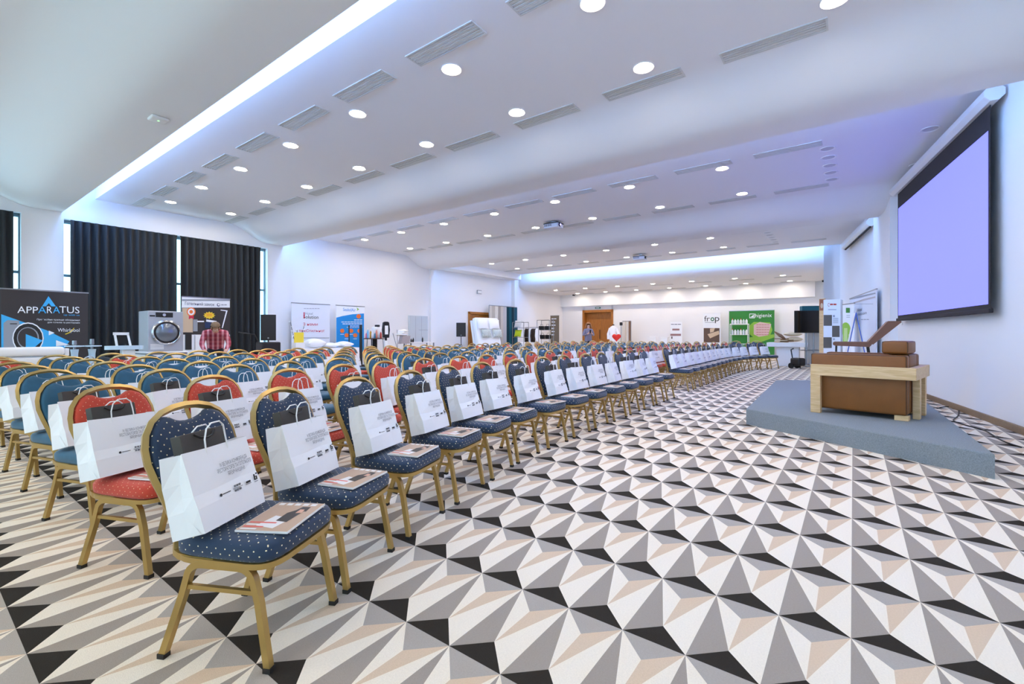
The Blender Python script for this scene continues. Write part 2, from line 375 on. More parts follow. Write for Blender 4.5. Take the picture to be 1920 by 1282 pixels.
# --- curtains
def curtain(b0, b1, z0, z1, a, m, amp=.075, pitch=.16, seed=0, name='curtain'):
    rnd = random.Random(seed); mb = MB(); n = int((b1-b0)/.02); zs = [z0, z0+(z1-z0)*.35, z0+(z1-z0)*.7, z1-.06, z1]
    ph = rnd.random()*6; cols = []
    for i in range(n+1):
        b = b0+(b1-b0)*i/n; u = b-b0
        col = []
        for k, z in enumerate(zs):
            g = .75+.25*math.sin(u*3.1+ph+k*.25)
            col.append(mb.bm.verts.new((b, a-amp*(.25 if k == 4 else 1)*g*(math.sin(2*math.pi*u/pitch+.8*math.sin(u*5+ph)+.15*k)), z)))
        cols.append(col)
    for A, B in zip(cols, cols[1:]):
        for k in range(4): mb.bm.faces.new([A[k], B[k], B[k+1], A[k+1]])
    return mb.build(name, m, rz=RHO, smooth=80)
bb = lambda px: ab(*La(px, 15.25))[1]
tag(curtain(.2, bb(24), .03, 3.98, 15.2, M_curtain, seed=1), 'black curtain at the left edge of the picture', 'curtain', 'blackout curtains')
tag(curtain(bb(131), bb(332), .03, 3.98, 15.2, M_curtain, seed=2), 'wide black curtain behind the washing machine', 'curtain', 'blackout curtains')
tag(curtain(bb(335.5), bb(488), .03, 3.98, 15.2, M_curtain, seed=3), 'black curtain behind the plaid shirted man and lock banner', 'curtain', 'blackout curtains')
# ================================================================== CHAIRS
F_navy = dotted('navy_dotted_fabric', (32, 54, 82), (.9, .78, .52), 36, .1)
F_red = dotted('red_dotted_fabric', (198, 66, 44), (.85, .6, .35), 40, .075)
F_teal = mat('teal_velvet', (30, 88, 116), .75, noise=.3, nscale=14, sheen=.25)
F_dark = mat('black_green_velvet', (24, 40, 50), .75, noise=.25, nscale=14, sheen=.4)
FAB = {'navy': F_navy, 'red': F_red, 'teal': F_teal, 'dark': F_dark}
def lean(z): return -.215 - .25*(z-.385) - .03*max(0, z-.6)
RECT = [(-.0105, -.0125), (.0105, -.0125), (.0105, .0125), (-.0105, .0125)]
SQ = [(-.0125, -.0125), (.0125, -.0125), (.0125, .0125), (-.0125, .0125)]
def arc(c, r, a0, a1, n): return [(c[0]+r*math.cos(math.radians(a0+(a1-a0)*i/n)), c[1]+r*math.sin(math.radians(a0+(a1-a0)*i/n))) for i in range(n+1)]
def superell(rx, ry, e, n, cx=0, taper=0):
    P = []
    for i in range(n):
        t = 2*math.pi*i/n; c, s_ = math.cos(t), math.sin(t)
        x = math.copysign(abs(c)**(2/e), c)*rx; y = math.copysign(abs(s_)**(2/e), s_)*ry
        P.append((cx+x, y*(1+taper*x/rx)))
    return P
def chair_meshes(kind):
    fab = FAB[kind]; M = {}
    s_ = MB(); rings = []
    for ins, z in ((.015, .384), (.002, .395), (0, .41), (0, .435), (.008, .449), (.03, .459), (.09, .464)):
        rings.append([(x, y, z) for x, y in superell(.225-ins, .22-ins, 5.5, 44, .005, .04)])
    s_.layers(rings); M['seat'] = s_.mesh('seat', fab, smooth=50, uv=True)
    # outline of the back in (y, z)
    half = [(.172, .390), (.160, .435), (.163, .50), (.180, .58), (.200, .655), (.213, .72), (.211, .775), (.196, .825), (.164, .868), (.118, .897), (.06, .912), (0, .917)]
    fr = [(-.02, .2, .374), (-.12, .195, .374), (-.185, .185, .376), (-.213, .176, .383)]
    path = fr + [(lean(z), y, z) for y, z in half] + [(lean(z), -y, z) for y, z in half[-2::-1]] + [(x, -y, z) for x, y, z in fr[::-1]]
    M['back_frame'] = MB().tube(path, sec=RECT, up=(0, 1, 0)).mesh('back_frame', M_gold, smooth=50)
    pad = [(y-.012, z) for y, z in half if .49 < z < .88]
    top = [(.116, .884), (.095, .882), (.068, .866), (.035, .856), (0, .853)]
    ph = [(.11, .462), (.146, .47)]+pad+top
    out = ph+[(-y, z) for y, z in ph[-2::-1]]
    b = MB(); cz = .67
    def ring(ins, dx): return [(lean(z)+dx+.25*y*y, y*(1-ins/.2), cz+(z-cz)*(1-ins/.19)) for y, z in out]
    b.layers([ring(.012, -.016), ring(.0, -.010), ring(0, .012), ring(.010, .024), ring(.03, .030)])
    M['backrest'] = b.mesh('backrest', fab, smooth=50, uv=True)
    sf = MB(); sf.tube([(x, y, .374) for x, y in superell(.212, .207, 5.5, 32, .005, .04)], sec=RECT, closed=True)
    M['seat_frame'] = sf.mesh('seat_frame', M_gold, smooth=40)
    def leg(front, s):
        y0 = .205*s; yf = .212*s
        if front: pts = [(0.0, y0, .364), (.07, y0, .364)]+[(x, y0, z) for x, z in arc((.09, .304), .06, 90, 8, 5)]+[(.168, y0, .245), (.212, yf, .012)]
        else: pts = [(0.0, y0, .364), (-.055, y0, .364)]+[(x, y0, z) for x, z in arc((-.07, .304), .06, 90, 172, 5)]+[(-.15, y0, .245), (-.232, yf, .012)]
        m = MB().tube(pts, sec=SQ, up=(0, 1, 0)); e = pts[-1]
        m.box(e[0]-.015, e[0]+.015, e[1]-.015, e[1]+.015, 0, .018, 1)
        return m.mesh('leg', [M_gold, M_rubber], smooth=40)
    M['leg'] = [leg(f, s) for f in (1, 0) for s in (1, -1)]
    M['stretcher'] = [MB().tube([(-.140, s*.205, .275), (.16, s*.205, .275)], sec=[(-.008, -.008), (.008, -.008), (.008, .008), (-.008, .008)]).mesh('stretcher', M_gold) for s in (1, -1)]
    return M
def make_chair(kind):
    root = link('banquet_chair', None); root['category'] = 'chair'; M = chair_meshes(kind)
    for k in ('seat', 'backrest', 'back_frame', 'seat_frame'): link(k, M[k], root)
    for m in M['leg']: link('leg', m, root)
    for m in M['stretcher']: link('stretcher', m, root)
    return remember(root)
CH = {}
def place_chair(kind, x, y, ang, label, group):
    if kind not in CH: CH[kind] = o = make_chair(kind)
    else: o = copy_tree(CH[kind])
    o.location = (x, y, 0); o.rotation_euler[2] = ang; o['label'] = label; o['group'] = group
    return o
# ---- paper bag: wide printed face looks +x (towards the chair front), gussets on the sides
def bag_mesh(seed):
    r = random.Random(seed); m = MB(); w, d, h = .165, .115, .298
    j = lambda s=.006: r.uniform(-s, s)
    zs = [0, .09, .14, .19, h]; rows = []
    for k, z in enumerate(zs):
        dd = d*(1, .98, .89, .86, .62)[k]; g = (0, .004, .010, .018, .035)[k]
        f = [(dd, -w), (dd+j(.004), -w*.3+j()), (dd+j(.004), w*.4+j()), (dd, w), (dd/2, w-g+.008), (0, w+.018), (j(.003), 0), (0, -w-.018), (dd/2, -w+g-.008)]
        rows.append([(x+j(.003)+(.02 if k == 4 else 0), y+j(.003), z+(j(.004) if k else 0)) for x, y in f])
    m.layers(rows, capt=False)
    # triangular fold at the foot of the near gusset
    m.poly([(.012, -w-.004, .004), (d-.012, -w-.004, .004), (d/2, -w-.006, .085)])
    m.poly([(.012, w+.004, .004), (d-.012, w+.004, .004), (d/2, w+.006, .085)])
    # printed marks low on the face
    X = d+.002
    m.lathe([(.006, 0), (.006, .001)], n=10, mi=1, M=Matrix.Translation((X-.004, -.055, .105)) @ Matrix.Rotation(math.pi/2, 4, 'Y'))
    m.box(X-.006, X-.003, -.045, -.005, .104, .1065, 1)
    for k in range(3):
        for zz in (.112, .094): m.box(X-.006, X-.003, .018+.013*k, .026+.013*k, zz, zz+.008, 2)
    m.box(X-.006, X-.003, .012, .062, .106, .1075, 2)
    m.box(X-.006, X-.003, .085, .108, .106, .114, 1).box(X-.006, X-.003, .082, .111, .101, .103, 2)
    m.box(X-.006, X-.003, .133, .137, .105, .13, 1).box(X-.006, X-.003, .137, .149, .105, .108, 1).box(X-.006, X-.003, .146, .149, .105, .12, 1).box(X-.006, X-.003, .137, .149, .117, .12, 1).box(X-.006, X-.003, .147, .152, .127, .133, 1)
    m.box(X-.006, X-.003, .132, .15, .097, .099, 2)
    return m.mesh('paper_bag', [M_paper, M_ink, M_greyink])
bags = [bag_mesh(s) for s in range(5)]
def handle_mesh(x, ):
    pts = [(x, -.055, .27), (x+.004, -.052, .33), (x+.012, -.042, .368), (x+.018, -.02, .386), (x+.02, .02, .386), (x+.014, .042, .368), (x+.004, .052, .33), (x, .055, .27)]
    return MB().tube(pts, .0032, 6).mesh('handle', M_cord, smooth=60)
HF, HB = handle_mesh(.09), handle_mesh(.026)
def bag_text():
    me, a, b, c, d = TXT[BAG_LINES]; me = me.copy(); me.materials.clear(); me.materials.append(M_greyink)
    for v in me.vertices:
        u = (v.co.x-a)/(b-a); t = (v.co.y-c)/(d-c); z = .162+.062*t
        v.co = Vector((.115*(.86-.24*max(0, z-.19)/.125+max(0, .19-z)*1.2)+.02*max(0, z-.19)/.125+.0085, -.04+.185*u, z))
    return me
BT = bag_text()
def make_bag(k, text):
    root = link('paper_bag', bags[k]); root['category'] = 'paper bag'
    link('handle', HF, root); link('handle', HB, root)
    if text: link('lettering', BT, root)
    return remember(root)
BG = {}
def on_chair(ch, lx, ly, lz, rz=0, ry=0):
    return ch.matrix_basis @ Matrix.Translation((lx, ly, lz)) @ Matrix.Rotation(rz, 4, 'Z') @ Matrix.Rotation(ry, 4, 'Y')
def set_m(o, m): o.location = m.to_translation(); o.rotation_euler = m.to_euler()
gb = MB(); gb.box(0, .045, -.105, .105, 0, .345, bev=.002, seg=1)
GIFT = gb.mesh('gift_bag', M_giftbag)
GH = MB().tube([(.052, -.05, .335), (.058, -.03, .318), (.06, 0, .312), (.058, .03, .318), (.052, .05, .335)], .0045, 6).mesh('handle', M_black, smooth=60)
# ---- magazine
mg = MB(); mg.box(-.105, .105, -.145, .145, 0, .008, 0)
zt = .0085
P3 = lambda pts, mi, dz=0: mg.poly([(x, y, zt+dz) for x, y in pts], mi)
P3([(-.103, -.143), (.103, -.143), (.103, .143), (-.103, .143)], 1)
P3([(-.05, -.10), (.03, -.12), (.05, -.02), (-.03, .0)], 2, .0003)
P3([(.0, -.05), (.05, -.06), (.06, .06), (.03, .075), (.0, .03)], 3, .0006)
P3([(.035, .03), (.06, .035), (.055, .07), (.035, .07)], 4, .0009)
P3([(.02, .06), (.07, .05), (.065, .1), (.03, .1)], 3, .0003)
for k in range(5): P3([(-.09+.036*k, .112), (-.065+.036*k, .112), (-.065+.036*k, .135), (-.09+.036*k, .135)], 2, .0004)
for k in range(4): P3([(-.095, -.135+.02*k), (-.03+.015*k, -.135+.02*k), (-.03+.015*k, -.124+.02*k), (-.095, -.124+.02*k)], 5 if k % 2 else 2, .0004)
MAG = mg.mesh('magazine', [M_white, mat('cover_tan', (196, 164, 138), .35), mat('cover_white', (238, 234, 232), .35), mat('cover_dark', (48, 38, 34), .4), mat('cover_skin', (222, 168, 140), .4), mat('cover_coral', (232, 96, 84), .4)])
# ---- row curve (front, camera-side feet of the front row)
FP = [(-.96, 1.15), (-.876, 1.666), (-.776, 2.175), (-.61, 2.74), (-.39, 3.30), (-.16, 3.84), (.07, 4.35), (.72, 5.36), (1.42, 6.39), (2.13, 7.40), (2.843, 8.42), (3.74, 9.73), (4.4, 10.66), (5.12, 11.67), (5.92, 12.85), (6.75, 14.02), (7.6, 15.04), (8.45, 15.75), (9.25, 16.2), (10.2, 16.6)]
def catmull(P, n=24):
    out = []
    for i in range(len(P)-1):
        p0 = Vector(P[max(i-1, 0)]); p1 = Vector(P[i]); p2 = Vector(P[i+1]); p3 = Vector(P[min(i+2, len(P)-1)])
        for k in range(n):
            t = k/n; out.append(.5*((2*p1)+(p2-p0)*t+(2*p0-5*p1+4*p2-p3)*t*t+(3*p1-p0-3*p2+p3)*t**3))
    out.append(Vector(P[-1])); return out
base = catmull(FP)
tans = []
for i in range(len(base)):
    d = base[min(i+14, len(base)-1)]-base[max(i-14, 0)]; tans.append(math.atan2(d.x, d.y))
def offset_row(d):
    pts = [(p.x-d*math.cos(th), p.y+d*math.sin(th), th) for p, th in zip(base, tans)]
    x, y, th = pts[0]
    pre = [(x-math.sin(th)*s, y-math.cos(th)*s, th) for s in (3, 2, 1, .5)]
    return pre+pts
def walk(pts, bstart, bend, n=None, step=.6):
    # resample by arc length between two room lines
    seg = [p for p in pts if bstart-.02 <= CA*p[0]+SA*p[1] <= bend+.02]
    L = [0]
    for a, b in zip(seg, seg[1:]): L.append(L[-1]+math.hypot(b[0]-a[0], b[1]-a[1]))
    n = n or int(L[-1]/step)+1; st = L[-1]/(n-1); out = []; i = 0
    for k in range(n):
        s = min(k*st, L[-1]-1e-6)
        while L[i+1] < s: i += 1
        t = (s-L[i])/(L[i+1]-L[i]); a, b = seg[i], seg[i+1]
        out.append(tuple(a[q]+(b[q]-a[q])*t for q in range(3)))
    return out
def fine(pts):
    out = []
    for a, b in zip(pts, pts[1:]):
        for k in range(4): out.append(tuple(a[q]+(b[q]-a[q])*k/4 for q in range(3)))
    return out
DEP = [0, 1.04, 1.97, 2.82, 3.65, 4.5, 5.35, 6.2]
KIND_TXT = {'navy': 'navy banquet chair with gold dots', 'red': 'red dotted banquet chair with gold frame', 'teal': 'teal velvet banquet chair with gold frame', 'dark': 'very dark green banquet chair with gold frame'}
rr = random.Random(11)
for r, d in enumerate(DEP):
    pts = fine(offset_row(d))
    for blk in (0, 1):
        if r == 0 and blk == 0:
            lst = walk(pts, ab(-.876, 1.666)[1], ab(2.843, 8.42)[1], 14)
            meas = [(-.876, 1.666), (-.776, 2.175), (-.61, 2.74), (-.39, 3.30), (-.16, 3.84), (.07, 4.35)]
            tail = walk(pts, ab(.07, 4.35)[1], ab(2.843, 8.42)[1], 9)
            th = lambda p: min(pts, key=lambda q: (q[0]-p[0])**2+(q[1]-p[1])**2)[2]
            lst = [(x, y, th((x, y))) for x, y in meas[:-1]]+tail
        elif r == 0: lst = walk(pts, ab(3.74, 9.73)[1], 18.35, 15)
        elif blk == 0: lst = walk(pts, .80-.01*r, 8.55, None, .585)
        else: lst = walk(pts, 9.98, 18.3, None, .6)
        for k, (x, y, th_) in enumerate(lst):
            ang = -th_ + (rr.uniform(-.04, .04) if r or k > 5 else 0)
            x -= .215*math.cos(ang)+.21*math.sin(ang); y -= .215*math.sin(ang)-.21*math.cos(ang)
            u = rr.random()
            kind = ['navy', 'red', 'teal', 'teal', 'teal', 'teal', 'red', 'teal'][r]
            if 2 <= r <= 5 and u < .09: kind = 'dark'
            if r == 5 and u > .9: kind = 'red'
            if r == 6 and u < .4: kind = 'teal'
            if r == 7 and u < .3: kind = 'dark' if u < .14 else 'red'
            where = '%s chair of %s row, %s block' % (ORD[k], ('front' if r == 0 else ORD[r]), ('near', 'far')[blk])
            ch = place_chair(kind, x, y, ang, KIND_TXT[kind]+', '+where, 'banquet chairs in curved rows')
            # bag leaning on the backrest
            bk = rr.randrange(5); txt = r < 3; key = (bk, txt)
            if rr.random() > .04 or r < 2:
                if key not in BG: BG[key] = bg_ = make_bag(bk, txt)
                else: bg_ = copy_tree(BG[key])
                yo = -.06+rr.uniform(-.035, .035) if r or k > 1 else -.085; rz_ = rr.uniform(-.08, .08) if r or k else .03; tilt = -.25
                set_m(bg_, on_chair(ch, -.137, yo, .466, rz_, tilt))
                bg_['label'] = 'white printed paper bag standing on the '+where; bg_['group'] = 'paper bags on the chairs'
                if (r < 2 and rr.random() < .6) or (r == 0 and k < 4) or (r == 1 and k < 2) or (r == 2 and rr.random() < .35):
                    g = link('gift_bag', GIFT); link('handle', GH, g)
                    set_m(g, on_chair(ch, -.124, yo-.02, .492, rz_, tilt))
                    tag(g, 'charcoal gift bag inside the paper bag on the '+where, 'gift bag', 'charcoal gift bags')
            if r == 0 or (r == 1 and k < 8):
                m_ = link('magazine', MAG)
                set_m(m_, on_chair(ch, .115, rr.uniform(-.02, .02), .466, math.pi/2*0+rr.uniform(-.12, .12)))
                tag(m_, 'tan covered magazine lying on the '+where, 'magazine', 'magazines on the seats')
# two spare chairs at the far end of the seating
for i, (px, py, an) in enumerate(((1374, 690, -2.4), (1416, 688, -2.2))):
    x, y = La(px, 0)[0], 0
    Y = 19.5; X = (px-CX)/F*Y
    place_chair('navy', X, Y, an, 'spare navy chair facing back near the green banner, %s' % ('left one', 'right one')[i], 'spare chairs behind the far row')
# ================================================================== SCREEN WALL AND STAGE
def on_wall(s, z=0, out=0): return (3.283+.4648*s-.8854*out, .8854*s+.4648*out, z)
M_proj = mat('projected_blue', (.20, .22, 1.0), .8, emit=SCREEN)
M_proj.node_tree.nodes['Principled BSDF'].inputs['Base Color'].default_value = (.06, .06, .25, 1)
M_proj.node_tree.nodes['Principled BSDF'].inputs['Emission Color'].default_value = (.18, .195, 1, 1)
M_border = mat('screen_black', (40, 36, 40), .8)
r = thing('projection_screen', 'large projection screen glowing plain blue on the right wall', 'projection screen', on_wall(9.05), RC)
hw = 2.21
oct_ = [(.11+.11*math.cos(math.radians(22.5+45*i)), 4.365+.11*math.sin(math.radians(22.5+45*i))) for i in range(8)]
oct_ = [(-.02-p[0], p[1]) for p in oct_]
MB().prism(oct_, 'x', -2.36, 2.34).build('screen_case', M_whitem, r)
for x in (-2.38, 2.34): MB().prism([(p[0], p[1]) for p in oct_], 'x', x, x+.02).build('end_cap', M_white, r)
MB().box(-hw, hw, -.125, -.12, 1.55, 4.27).build('screen_fabric', M_border, r)
MB().poly([(-hw+.05, -.127, 1.62), (hw-.05, -.127, 1.62), (hw-.05, -.127, 3.94), (-hw+.05, -.127, 3.94)]).build('projected_image', M_proj, r)
MB().box(-hw-.03, hw+.03, -.15, -.10, 1.50, 1.56, bev=.01).build('weight_bar', M_border, r)
r = thing('rolled_screen', 'rolled up projection screen case high on the far right wall', 'projection screen', on_wall(15.8), RC)
MB().prism([(p[0], p[1]-.15) for p in oct_], 'x', -2.0, 2.0).build('screen_case', M_whitem, r)
MB().box(-1.9, 1.9, -.15, -.11, 4.085, 4.115).build('screen_edge', M_border, r)
o = MB().box(-.04, .04, -.012, 0, 1.42, 1.54, bev=.004).build('wall_switch', M_whitem, loc=on_wall(11.5), rz=RC); tag(o, 'small white switch plate under the projection screen corner', 'switch')
# --- stage platform
ST = .21
top = [(3.17, 6.23), (4.05, 3.86), (8.45, 10.1), (5.8, 10.1)]
mb = MB(); cx = sum(p[0] for p in top)/4; cy = sum(p[1] for p in top)/4
ins = lambda k: [(cx+(x-cx)*k, cy+(y-cy)*k) for x, y in top]
mb.layers([[(x, y, 0) for x, y in top], [(x, y, ST-.012) for x, y in top], [(x, y, ST-.003) for x, y in ins(.9985)], [(x, y, ST) for x, y in ins(.995)]])
tag(mb.build('stage_platform', M_stage), 'low stage platform covered in grey felt carpet', 'stage')
# --- leather armchair with oak frame (local x: towards its back, y: along its back)
u = Vector((.66, -.75)); u.normalize(); wv = Vector((-u.y, u.x))
R0 = Vector((4.55, 5.30)); AR = math.atan2(u.y, u.x)
r = thing('armchair', 'brown leather armchair with pale oak frame on the stage', 'armchair', (R0.x, R0.y, ST), AR)
Dp, Wc = .97, .84                       # depth, width; origin at the near rear corner; body spans x -Dp..0, y 0..Wc
def piped(x0, x1, y0, y1, z0, z1, name):
    b = MB().box(x0, x1, y0, y1, z0, z1, bev=.03, seg=3).build(name, M_leather, r, smooth=50)
    e = .012
    for z in (z1-.012,):
        MB().tube([(x0+e, y0+e, z), (x1-e, y0+e, z), (x1-e, y1-e, z), (x0+e, y1-e, z)], .007, 6, closed=True).build('piping', M_piping, b)
    for (x, y) in ((x1-e, y0+e), (x0+e, y0+e), (x1-e, y1-e)):
        MB().tube([(x, y, z0+.02), (x, y, z1-.012)], .007, 6).build('piping', M_piping, b)
piped(-Dp, -.0, 0, .16, .06, .76, 'near_arm')
piped(-Dp, -.0, Wc-.16, Wc, .06, .76, 'far_arm')
piped(-.2, 0.0, .165, Wc-.165, .06, .77, 'backrest')
piped(-Dp, -.2, .17, Wc-.17, .12, .44, 'seat_cushion')
piped(-.25, -.0, .08, .60, .772, .925, 'back_cushion')
fr_ = lambda x0, x1, y0, y1, z0, z1, n: MB().box(x0, x1, y0, y1, z0, z1, bev=.004, seg=1).build(n, M_pine, r)
fr_(-Dp+.02, .09, -.075, -.005, .48, .62, 'oak_rail')
fr_(.012, .09, -.005, Wc+.07, .48, .62, 'oak_rail')
fr_(-Dp+.02, .09, Wc+.005, Wc+.075, .48, .62, 'oak_rail')
fr_(-Dp+.02, -Dp+.13, -.075, -.005, 0, .48, 'oak_leg'); fr_(-Dp+.02, -Dp+.13, Wc+.005, Wc+.075, 0, .48, 'oak_leg')
fr_(.012, .08, .26, .36, 0, .48, 'oak_leg'); fr_(.012, .08, Wc-.18, Wc-.08, 0, .48, 'oak_leg')
fr_(-.12, .012, .02, .12, 0, .06, 'oak_foot'); fr_(-.12, .012, Wc-.12, Wc-.02, 0, .06, 'oak_foot')
# --- tall leather chair behind it
Y = 7.6; X0 = (1562-CX)/F*Y; X1 = (1690-CX)/F*Y; sz = zat(643, Y)-ST
M_brown2 = mat('brown_leather_chair', (118, 78, 60), .5, noise=.12, nscale=6)
r = thing('bar_chair', 'tall brown leather chair with black legs behind the armchair', 'chair', (X0, Y, ST+.002), -.6); r.scale = (.77, .77, 1)
MB().prism([(0, sz-.03), (.03, sz-.045), (.62, sz-.06), (.66, sz-.02), (.6, sz+.02), (.03, sz+.02), (0, sz+.005)], 'y', 0, .46).build('seat', M_brown2, r)
MB().prism([(.60, sz+.0), (.68, sz-.02), (1.13, sz+.33), (1.12, sz+.35), (.92, sz+.35), (.60, sz+.03)], 'y', 0, .46).build('backrest', M_brown2, r)
for x, y, dx in ((.06, .04, -.03), (.06, .42, -.03), (.60, .04, .12), (.60, .42, .12)):
    MB().tube([(x, y, sz-.04), (x+dx, y, 0)], .016, 8).build('leg', M_black, r)
MB().tube([(.03, .04, .3), (.68, .04, .3)], .01).tube([(.03, .42, .3), (.68, .42, .3)], .01).build('footrest', M_black, r)
# --- cable on the floor by the screen wall
pts = [Fl(px, py, .01) for px, py in ((1757, 765), (1775, 762), (1795, 766), (1797, 778), (1788, 788), (1812, 797), (1845, 806), (1880, 826), (1915, 838))]
cab = [Vector((p[0], p[1])) for p in pts]
tag(MB().tube([(p.x, p.y, .009) for p in catmull([tuple(c) for c in cab], 6)], .008, 6).build('floor_cable', M_black, smooth=60), 'black cable lying on the carpet along the screen wall', 'cable')
# --- ceiling things
def projector(px, py, b, label, lens=True):
    t = (px-CX)/F; Y = b/(CA*t+SA); X = t*Y; zc = zat(py, Y)
    r = thing('projector', label, 'projector', (X, Y, zc), RHO-math.pi/2)
    M_b = mat('projector_body', (205, 210, 225), .4)
    MB().box(-.24, .24, -.18, .18, -.07, .06, bev=.02).build('body', M_b, r)
    MB().box(-.25, .25, -.19, .19, .05, .075, bev=.008, seg=1).build('top_cover', M_black, r)
    MB().lathe([(.05, 0), (.055, .03), (.045, .035)], M=Matrix.Translation((.24, -.06, 0)) @ Matrix.Rotation(math.pi/2, 4, 'Y'), n=16).build('lens', M_black, r)
    MB().poly([(.279, -.06+.03*math.cos(k*.6283), .03*math.sin(k*.6283)) for k in range(10)]).build('lens_glow' if lens else 'lens_glass', mat('lens_light', (.35, .3, 1), emit=8) if lens else M_black, r)
    MB().tube([(0, 0, .07), (0, 0, ZC-zc)], .025, 12).build('mount_pole', M_whitem, r)
    MB().lathe([(.09, 0), (.09, .02)], c=(0, 0, ZC-zc-.02), n=20).build('ceiling_plate', M_whitem, r)
    for k in range(5): MB().box(-.2+.05*k, -.18+.05*k, -.183, -.178, -.03, .04).build('air_slot', M_dark, r)
projector(1038, 424, 11.9, 'white ceiling projector with glowing blue lens, middle bay')
projector(1200, 484, 18.9, 'small far ceiling projector, lens dark, far bay', False)
x, y = La(297, 0)[0], 0
Y = (ZL-H)*F/(HY-221); X = (297-CX)/F*Y
o = thing('wifi_access_point', 'square white wifi unit on the ceiling drop at upper left', 'wifi unit', (X, Y, ZL), RHO)
MB().box(-.1, .1, -.1, .1, -.04, 0, bev=.018, seg=3).build('housing', M_white, o, smooth=50)
MB().box(-.01, .01, -.01, .01, -.042, -.039).build('status_light', mat('green_led', (.3, 1, .3), emit=2), o)
# ================================================================== EXHIBITS
class Panel:
    """a flat upright board between two floor points (left, right as seen), printed face towards the room"""
    def __init__(s, name, label, cat, P0, P1, z0, z1, m, thick=.02, frame=None, group=None, feet=True):
        s.P0 = Vector(P0); s.u = (Vector(P1)-s.P0); s.W = s.u.length; s.u.normalize()
        s.root = thing(name, label, cat, (P0[0], P0[1], 0), math.atan2(s.u.y, s.u.x), group)
        s.z0, s.z1 = z0, z1; s.lay = 0
        MB().box(0, s.W, 0, thick, z0, z1).build('panel', m, s.root)
        if frame:
            MB().box(-.01, s.W+.01, -.008, thick+.008, z1, z1+.025).build('top_bar', frame, s.root)
            MB().box(-.01, s.W+.01, -.06, .1, 0, .07, bev=.01, seg=1).build('base_case', frame, s.root)
        if z0 > .03 and feet and not frame:
            for x in (.08, s.W-.08): MB().box(x-.02, x+.02, -.15, .15, 0, .03).box(x-.02, x+.02, 0, thick, .03, z0).build('foot', M_steel, s.root)
    def pt(s, px, py):
        t = (px-CX)/F; n = Vector((-s.u.y, s.u.x)); Y = n.dot(s.P0)/n.dot(Vector((t, 1)))
        return (Vector((t*Y, Y))-s.P0).dot(s.u), zat(py, Y)
    def poly(s, pts, m, name='print'):
        s.lay += 1; y = -.002-.0012*s.lay
        P = [s.pt(*p) for p in pts]
        P = [(min(max(x, 0), s.W), y, min(max(z, s.z0), s.z1)) for x, z in P]
        return MB().poly(P).build(name, m, s.root)
    def rect(s, x0, y0, x1, y1, m, name='print'): return s.poly([(x0, y1), (x1, y1), (x1, y0), (x0, y0)], m, name)
    def disc(s, px, py, r, m, ry=None, n=20): return s.poly([(px+r*math.cos(6.2832*k/n), py+(ry or r)*math.sin(6.2832*k/n)) for k in range(n)], m)
    def line(s, x0, y0, x1, y1, m):               # print too small to read: a broken bar of ink
        h = (y1-y0)*.25; n = max(1, int((x1-x0)/5))
        for k in range(n):
            a = x0+(x1-x0)*k/n; s.rect(a, y0+h, a+(x1-x0)/n*.86, y1-h, m); s.lay -= 1
        s.lay += 1
    def text(s, body, x0, y0, x1, y1, m):
        a, za = s.pt(x0, (y0+y1)/2); b, _ = s.pt(x1, (y0+y1)/2); xm = (x0+x1)/2; _, zt = s.pt(xm, y0); _, zb = s.pt(xm, y1)
        s.lay += 1
        return lettering(body, m, a, b, zb, zt, -.002-.0012*s.lay, s.root)
def ink(n, c): return mat('ink_'+n, c, .6)
I_w, I_b, I_cy = ink('white', (240, 243, 248)), ink('black', (32, 31, 33)), ink('cyan', (60, 175, 235))
I_gr, I_red, I_blue, I_or = ink('grey', (150, 155, 165)), ink('red', (205, 40, 70)), ink('blue', (20, 140, 215)), ink('orange', (238, 118, 50))
I_navy, I_ye, I_gn, I_lg, I_tan, I_br = ink('navy', (30, 50, 90)), ink('gold', (238, 205, 50)), ink('green', (42, 128, 44)), ink('lime', (140, 190, 60)), ink('tan', (205, 180, 150)), ink('brown', (92, 70, 56))
I_ch = ink('charcoal', (52, 46, 48)); I_pk = ink('pink', (225, 190, 185)); I_teal = mat('teal_cloth', (28, 92, 104), .8)
# ---- 1 apparatus banner
c1 = lambda x, y: (x/9.156, 530+y/9.156)
p = Panel('advertising_banner', 'wide dark banner reading APPARATUS with blue triangle', 'banner', La(1, 13), La(165, 13), .05, zat(546, La(82, 13)[1]), I_ch, frame=M_steel)
p.poly([c1(20, 540), c1(800, 815), c1(1190, 1005), c1(1120, 1110), c1(1000, 1240), c1(20, 1240)], I_cy)
p.poly([c1(60, 690), c1(130, 640), c1(330, 650), c1(330, 705), c1(520, 720), c1(700, 810), c1(760, 960), c1(700, 1090), c1(600, 1200), c1(60, 1200)], I_gr)
p.disc(*c1(480, 950), 270/9.156, I_w); p.disc(*c1(480, 950), 250/9.156, I_b); p.disc(*c1(480, 950), 190/9.156, I_gr); p.disc(*c1(475, 945), 170/9.156, I_ch)
p.poly([c1(440, 880), c1(730, 990), c1(600, 1100), c1(440, 1105)], I_cy)
for t3 in (((835, 820), (935, 860), (835, 902)), ((960, 985), (1190, 1065), (960, 1090)), ((1235, 995), (1280, 1015), (1235, 1040))): p.poly([c1(*q) for q in t3], I_w)
p.rect(*c1(170, 697), *c1(290, 712), I_b)
p.poly([c1(830, 230), c1(955, 405), c1(880, 405), c1(835, 350), c1(785, 405), c1(720, 405)], I_cy)
for s_, x0, x1, m in (('APP', 295, 650, I_w), ('A', 652, 790, I_cy), ('R', 802, 895, I_w), ('A', 905, 1025, I_cy), ('TUS', 1015, 1360, I_w)): p.text(s_, *c1(x0, 408), *c1(x1, 522), m)
p.text('up with us', *c1(1090, 540), *c1(1360, 574), I_cy)
